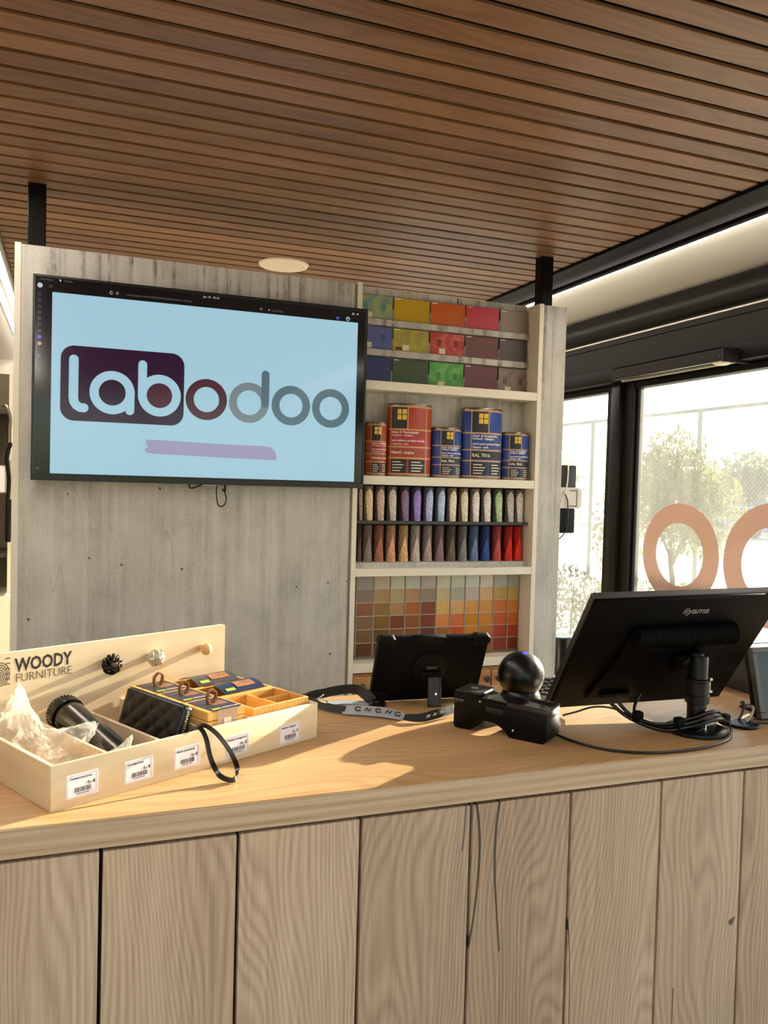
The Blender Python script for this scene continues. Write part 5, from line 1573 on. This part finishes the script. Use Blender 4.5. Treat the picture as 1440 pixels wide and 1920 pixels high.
for lo, hi in (((-dw, 0, -0.012), (dw, 0.014, 0.004)), ((-dw, dh - 0.013, -0.012), (dw, dh, 0.004)), ((-dw, 0.014, -0.012), (-dw + 0.013, dh - 0.013, 0.004)), ((dw - 0.013, 0.014, -0.012), (dw, dh - 0.013, 0.004))):
    box(lo, hi, 0.0015, 1, bm=fr)
DM2 = Matrix.Translation((0.010, -0.050, 0.004)) @ DM
fr.transform(DM2)
obj('frame', fr, M('display_frame', '4a453f', 0.4, var=0.05), dsp)
obj('screen', box((-dw + 0.012, 0.013, -0.010), (dw - 0.012, dh - 0.012, 0.0), mat4=DM2), black_gloss, dsp, 0)
obj('rear_shell', box((-dw + 0.002, 0.003, -0.030), (dw - 0.002, dh - 0.006, -0.011), 0.006, 2, mat4=DM2), black_plastic, dsp)
obj('foot', box((-0.06, -0.012, 0.0), (0.06, 0.06, 0.006), 0.002, 1, bm=box((-0.02, 0.010, 0.004), (0.02, 0.030, 0.080), 0.004, 1)), black_plastic, dsp)
wb = thing('receipt_printer', 'white-topped box printer behind the customer display', 'printer', (1.690, 1.690, WT), R(-2))
obj('body', box((-0.085, -0.10, 0.0), (0.085, 0.085, 0.098), 0.004, 2), M('printer_dark', '2a2826', 0.45), wb)
obj('top_cover', box((-0.087, -0.102, 0.098), (0.087, 0.087, 0.112), 0.004, 2), M('printer_white', 'dfe3e2', 0.4), wb)
obj('paper_slot', box((-0.055, -0.03, 0.112), (0.055, -0.022, 0.1135), 0.0004, 1), black_plastic, wb)
pk_ = thing('cable_puck', 'flat black cable outlet disc beside the monitor base', 'cable outlet', (1.372, 1.378, WT))
obj('disc', lathe([(0, 0), (0.034, 0), (0.036, 0.003), (0.033, 0.006), (0.012, 0.008), (0, 0.008)], 32), black_plastic, pk_)
obj('cable', tube([(0.0, 0.010, 0.010), (0.020, 0.020, 0.024), (0.036, 0.036, 0.040), (0.044, 0.050, 0.034)], 0.003, 8), cbl, pk_, 60)
obj('cable', tube([(0.004, -0.006, 0.009), (0.030, 0.004, 0.022), (0.050, 0.022, 0.032), (0.054, 0.044, 0.026)], 0.0026, 8), M('cable_grey', '8f8980', 0.4), pk_, 60)
obj('cable', tube([(0.010, -0.010, 0.009), (0.040, -0.012, 0.006), (0.090, -0.022, 0.004), (0.150, -0.030, 0.004)], 0.0026, 8), cbl, pk_, 60)

# ------------------------------------------------------------------ things on the side of the column and behind it
wc = thing('wall_charger', 'black and white charging station hung on the column side', 'charger', (1.812, 2.86, 1.38))
obj('upper_unit', box((0.020, -0.020, 0.175), (0.098, 0.020, 0.275), 0.006, 2, bm=box((0.0, -0.008, 0.03), (0.020, 0.008, 0.25))), M('charger_black', '1d1a16', 0.35), wc)
obj('socket_box', box((0.006, -0.030, 0.100), (0.112, 0.012, 0.185), 0.003, 1, bm=box((0.095, -0.034, 0.106), (0.116, -0.030, 0.179), 0.001, 1)), M('socket_white', 'd8cfc4', 0.45), wc)
obj('lower_unit', box((0.020, -0.020, 0.0), (0.096, 0.020, 0.100), 0.005, 2), black_plastic, wc)
obj('slot_line', box((0.060, -0.0306, 0.170), (0.096, -0.030, 0.174), bm=box((0.093, -0.0306, 0.112), (0.096, -0.030, 0.170), bm=box((0.060, -0.0306, 0.108), (0.096, -0.030, 0.112)))), M('slot_dark', '5a5048', 0.5), wc, 0)
obj('white_cord', tube([(0.045, -0.024, 0.330), (0.052, -0.026, 0.290), (0.050, -0.030, 0.230), (0.040, -0.036, 0.180), (0.022, -0.036, 0.140), (0.012, -0.030, 0.080), (0.008, -0.026, -0.02), (0.010, -0.022, -0.09), (0.020, -0.018, -0.12), (0.012, -0.014, -0.15)], 0.0028, 8, bm=tube([(0.045, -0.024, 0.330), (0.036, -0.018, 0.345), (0.022, -0.012, 0.330), (0.010, -0.006, 0.300)], 0.0028, 8)), M('cord_white', 'd9d3c4', 0.5), wc, 60)
obj('black_cord', tube([(0.030, -0.034, 0.165), (0.048, -0.036, 0.130), (0.052, -0.034, 0.050), (0.048, -0.024, 0.002), (0.012, -0.02, -0.035), (0.004, -0.01, -0.06)], 0.0024, 8), cbl, wc, 60)
bh = thing('roll_holder', 'black cylindrical canister behind the column by the window', 'canister', (1.998, 3.05, 0.0))
obj('shell', lathe([(0, 0.755), (0.052, 0.755), (0.056, 0.760), (0.056, 0.915), (0.052, 0.920), (0, 0.920)], 32, bm=lathe([(0.012, 0.0), (0.012, 0.755)], 16, bm=lathe([(0, 0), (0.12, 0), (0.12, 0.012), (0.012, 0.02)], 32))), M('canister_black', '121110', 0.25), bh)
obj('chrome_rod', cyl((0.030, -0.052, 0.800), (0.030, -0.052, 0.905), 0.004, n=12, bm=lathe([(0, 0.918), (0.012, 0.918), (0.012, 0.926), (0, 0.926)], 14, mat4=Matrix.Translation((0.030, -0.046, -0.012)))), chrome, bh)
obj('lower_sleeve', lathe([(0.0565, 0.758), (0.058, 0.760), (0.058, 0.795), (0.0565, 0.797)], 32), black_gloss, bh)

# ------------------------------------------------------------------ what shows left of the partition
sh = thing('shop_shelving', 'cream upright and low cream shelf unit left of the partition', 'shelving', (-0.5, 3.62, 0))
obj('upright', box((0.259, -0.02, 1.075), (0.277, 0.30, 1.990), 0.001, 1), cream, sh)
obj('low_unit', box((-1.1, -0.02, 0.0), (0.279, 0.34, 1.068), 0.002, 1), cream, sh)
obj('back_panel', box((-1.1, 0.30, 1.068), (0.277, 0.32, 1.990)), M('panel_olive', '6b604a', 0.7), sh, 0)
for zz in (1.22, 1.80):
    obj('shelf_board', box((-1.1, 0.02, zz), (0.259, 0.30, zz + 0.018)), M('panel_brown', '4a3a26', 0.6), sh, 0)
hk = thing('hanging_tool', 'black-handled tool hanging on a metal hook left of the partition', 'tool', (-0.233, 3.53, 1.62))
obj('hook', tube([(-0.03, 0.05, 0.205), (-0.012, 0.02, 0.200), (0.002, 0.004, 0.150), (0.004, 0.0, 0.060), (0.0, -0.002, 0.010)], 0.006, 8), M('hook_steel', '8a8478', 0.3, 0.8), hk)
obj('handle', box((-0.012, -0.008, -0.330), (0.010, 0.008, -0.160), 0.006, 2, bm=tube([(0.006, 0, 0.06), (-0.008, -0.004, 0.0), (0.0, 0, -0.08), (-0.004, 0, -0.18)], 0.008, 10)), black_plastic, hk)
obj('blade', box((-0.006, -0.003, -0.160), (0.006, 0.003, -0.010), 0.002, 1), M('hook_steel'), hk)
pc = thing('price_card', 'white price card hanging on the shelving left of the partition', 'price card', (-0.270, 3.53, 1.487))
obj('card', prism(rrect(-0.035, 0.0, 0.022, 0.100, 0.004, 3), 0, 0.002, mat4=FACE), paper, pc, 0)
obj('holder', box((-0.038, 0.001, -0.004), (0.030, 0.010, 0.104), 0.002, 1), M('holder_grey', 'a8a29a', 0.4), pc)

# ------------------------------------------------------------------ outdoors
struct('ground', box((XW + 0.13, -30, -0.25), (90, 90, -0.05)), M('pale_paving', 'c9c2b6', 0.9, var=0.08, scale=0.6))
fence = thing('chain_link_fence', 'tall grey chain-link fence beyond the window', 'fence', (9.0, 10.123, -0.05))
galv = M('galvanised', '8d8e8a', 0.5, 0.5, var=0.1)
FH_ = 2.915
for q in range(-3, 4):
    obj('post', cyl((0, q * 2.78, 0), (0, q * 2.78, FH_), 0.035, n=12), galv, fence, 40)
obj('top_rail', cyl((0, -8.4, FH_ - 0.02), (0, 8.4, FH_ - 0.02), 0.028, n=10), galv, fence, 40)
ch = bmesh.new()
pt = 0.075
ya, yb = -8.34, 8.34
nn_ = int((yb - ya + FH_) / pt)
def wire(y0, z0, y1, z1):
    t = 0.0028
    vs_ = []
    for y, z in ((y0, z0), (y1, z1)):
        vs_.append([ch.verts.new((dx * t, y + dy * t, z)) for dx, dy in ((-1, -0.6), (1, -0.6), (0, 1.1))])
    for j in range(3):
        ch.faces.new((vs_[0][j], vs_[0][(j + 1) % 3], vs_[1][(j + 1) % 3], vs_[1][j]))
zt_ = FH_ - 0.03
for i in range(nn_ + 1):
    y0 = ya + i * pt
    # rising to the left and to the right
    for sgn in (-1, 1):
        s0, s1 = y0 if sgn < 0 else y0 - zt_, None
        a0 = (s0, 0.05)
        a1 = (s0 + sgn * (zt_ - 0.05), zt_)
        (p, z_p), (q, z_q) = a0, a1
        if p > yb and q > yb or p < ya and q < ya:
            continue
        def clipy(y, z, y2, z2):
            if y < ya:
                f = (ya - y) / (y2 - y)
                return ya, z + (z2 - z) * f
            if y > yb:
                f = (yb - y) / (y2 - y)
                return yb, z + (z2 - z) * f
            return y, z
        c0 = clipy(p, z_p, q, z_q)
        c1 = clipy(q, z_q, p, z_p)
        wire(*c0, *c1)
o = obj('wire_mesh', ch, galv, fence, 0)
o['kind'] = 'stuff'

def leaf_mat(name, a, b):
    m, nt, out = nodes_of(name)
    d = N(nt, 'ShaderNodeBsdfPrincipled', Roughness=0.6)
    tl = N(nt, 'ShaderNodeBsdfTranslucent')
    tc = N(nt, 'ShaderNodeTexCoord')
    nz = N(nt, 'ShaderNodeTexNoise', Scale=6.0, Detail=3.0)
    nt.links.new(tc.outputs['Object'], nz.inputs['Vector'])
    c = ramp(nt, [(0.3, lin(a)), (0.7, lin(b))], nz.outputs[0])
    nt.links.new(c, d.inputs['Base Color'])
    nt.links.new(c, tl.inputs[0])
    mx = N(nt, 'ShaderNodeMixShader')
    mx.inputs[0].default_value = 0.35
    nt.links.new(d.outputs[0], mx.inputs[1])
    nt.links.new(tl.outputs[0], mx.inputs[2])
    nt.links.new(mx.outputs[0], out.inputs[0])
    return m
leaf_a = leaf_mat('leaf_olive', '4f5a38', '77804f')
leaf_b = leaf_mat('leaf_far', '5c6a52', '7d8a6c')
bark = M('bark', '5a4c40', 0.85, var=0.2, scale=12)
def foliage(blobs, n, size, seed):
    rr = random.Random(seed)
    t = bmesh.new()
    tot = sum(b[3] * b[4] * b[5] for b in blobs) ** 1.0
    for (bx, by, bz_, rx, ry, rz) in blobs:
        cnt = int(n * (rx * ry * rz) / tot)
        for _ in range(cnt):
            d = Vector((rr.gauss(0, 1), rr.gauss(0, 1), rr.gauss(0, 1))).normalized() * (rr.random() ** 0.45)
            c = Vector((bx + d.x * rx, by + d.y * ry, bz_ + d.z * rz))
            e = Euler((rr.uniform(0, 6.3), rr.uniform(0, 6.3), rr.uniform(0, 6.3))).to_matrix()
            s = size * rr.uniform(0.6, 1.3)
            pts = [Vector((-s, 0, 0)), Vector((0, -s * 0.38, s * 0.08)), Vector((s, 0, 0)), Vector((0, s * 0.38, s * 0.08))]
            t.faces.new([t.verts.new(c + e @ p) for p in pts])
    return t
def tree(name, label, base, trunk_h, blobs, n, size, mat, seed, tr=0.05, group=None):
    t = thing(name, label, 'tree', base, group=group)
    o = obj('crown', foliage(blobs, n, size, seed), mat, t, 0)
    o['kind'] = 'stuff'
    rr = random.Random(seed)
    tb = tube([(0, 0, 0), (0.03, 0.02, trunk_h * 0.5), (-0.02, 0.03, trunk_h), (0, 0, trunk_h * 1.35)], lambda f: tr * (1 - 0.6 * f), 8)
    for b in blobs[:5]:
        tube([(0, 0, trunk_h * 0.85), (b[0] * 0.4, b[1] * 0.4, (trunk_h + b[2]) / 2), (b[0], b[1], b[2])], lambda f: tr * 0.45 * (1 - 0.7 * f), 6, bm=tb)
    obj('trunk', tb, bark, t, 50)
    return t
tree('young_tree', 'leafy young tree with a dense round crown just outside the large window', (7.9, 9.33, -0.05), 0.72,
     [(0, 0.1, 1.62, 0.8, 0.85, 0.62), (0.1, -0.55, 1.45, 0.5, 0.5, 0.5), (0.0, 0.65, 1.30, 0.5, 0.5, 0.45), (-0.1, -0.1, 2.15, 0.45, 0.45, 0.38), (0.1, -0.35, 1.00, 0.5, 0.55, 0.25), (0, 0.45, 2.0, 0.35, 0.3, 0.3)], 5200, 0.055, leaf_a, 5)
tree('young_tree', 'thin yellowing young tree beside the window mullion', (6.6, 8.90, -0.05), 0.5,
     [(0, 0, 1.1, 0.3, 0.36, 0.55), (0, -0.1, 0.8, 0.28, 0.3, 0.35)], 900, 0.04, leaf_mat('leaf_yellow', '8a8450', 'b0a468'), 6)
tree('bare_shrub', 'sparse twiggy shrub behind the narrow window pane', (8.2, 12.9, -0.05), 0.5,
     [(0, 0, 1.4, 0.5, 0.7, 0.7), (0, -0.4, 1.8, 0.4, 0.4, 0.4)], 520, 0.05, leaf_b, 7, 0.03)
tree('distant_conifer', 'pointed conifer far behind the fence', (36, 44.6, -0.05), 1.5,
     [(0, 0, 1.8, 1.5, 1.5, 0.9), (0, 0, 2.8, 1.0, 1.0, 0.8), (0, 0, 3.7, 0.55, 0.55, 0.8)], 1200, 0.16, leaf_b, 8, 0.12)
tree('distant_tree', 'round tree far behind the fence at the right', (30, 30.3, -0.05), 1.5,
     [(0, 0, 2.7, 1.6, 1.6, 1.1), (0, -1.5, 2.2, 1.3, 1.4, 0.8), (0.4, 0.8, 2.2, 1.3, 1.4, 0.8)], 2200, 0.16, leaf_b, 9, 0.14)
tree('distant_tree', 'broad tree far behind the young tree', (32, 36.0, -0.05), 1.5,
     [(0, 0, 2.4, 1.6, 1.9, 1.1), (0, 2.2, 2.0, 1.3, 1.6, 0.9)], 1800, 0.16, leaf_b, 10, 0.14)
hg = thing('hedge', 'low clipped hedge just outside the narrow window pane', 'hedge', (5.1, 8.2, -0.05))
hb = []
for q in range(9):
    hb.append((0.0, -2.4 + q * 0.6, 0.42, 0.30, 0.42, 0.40))
o = obj('leaves', foliage(hb, 4200, 0.035, 11), leaf_mat('leaf_hedge', '6d7048', '98966a'), hg, 0)
o['kind'] = 'stuff'
st = bmesh.new()
for q in range(14):
    cyl((0, -2.6 + q * 0.4, 0), (0.02, -2.6 + q * 0.4, 0.6), 0.012, 0.006, n=6, bm=st)
obj('stems', st, bark, hg, 0)
bd = thing('distant_building', 'long low blue-grey building far beyond the fence', 'building', (38, 34, -0.05))
obj('walls', box((-3, -14, 0), (3, 6, 2.35)), M('render_bluegrey', '8e99a8', 0.8, var=0.06, scale=1.0), bd, 0)
obj('roof', box((-3.2, -14.2, 2.35), (3.2, 6.2, 2.60)), M('roof_pale', 'b6bcc4', 0.7), bd, 0)
for q in range(6):
    w_ = obj('window', box((-3.05, -12.4 + q * 3.0, 0.9), (-2.98, -10.8 + q * 3.0, 1.7)), M('far_frame', 'd6d8d8', 0.6), bd, 0)
    obj('pane', box((-3.07, -12.3 + q * 3.0, 0.96), (-3.05, -10.9 + q * 3.0, 1.64)), M('far_pane', '5d6f86', 0.2), w_, 0)
cr = thing('parked_car', 'blue car parked far beyond the fence', 'car', (25, 25.4, -0.05))
bodyp = [(-2.0, 0.25), (2.0, 0.25), (2.05, 0.65), (1.3, 0.78), (0.85, 1.15), (-1.0, 1.18), (-1.7, 0.80), (-2.05, 0.70)]
TOY = Matrix(((0, 0, 1, 0), (1, 0, 0, 0), (0, 1, 0, 0), (0, 0, 0, 1)))
obj('body', prism(bodyp, -0.85, 0.85, bev=0.05, seg=2, mat4=TOY), M('car_blue', '3d66b0', 0.25, coat=0.5), cr)
obj('window', prism([(-1.5, 0.80), (0.95, 0.80), (0.72, 1.08), (-0.95, 1.10)], -0.87, 0.87, mat4=TOY), M('car_glass', '20262c', 0.1), cr, 0)
for yy in (-1.25, 1.25):
    for xx in (-0.80, 0.80):
        wh = obj('wheel', cyl((xx - 0.1, yy, 0.31), (xx + 0.1, yy, 0.31), 0.31, n=20), black_matt, cr)
        obj('hub', cyl((xx - 0.11, yy, 0.31), (xx + 0.11, yy, 0.31), 0.17, n=14), alu, wh)
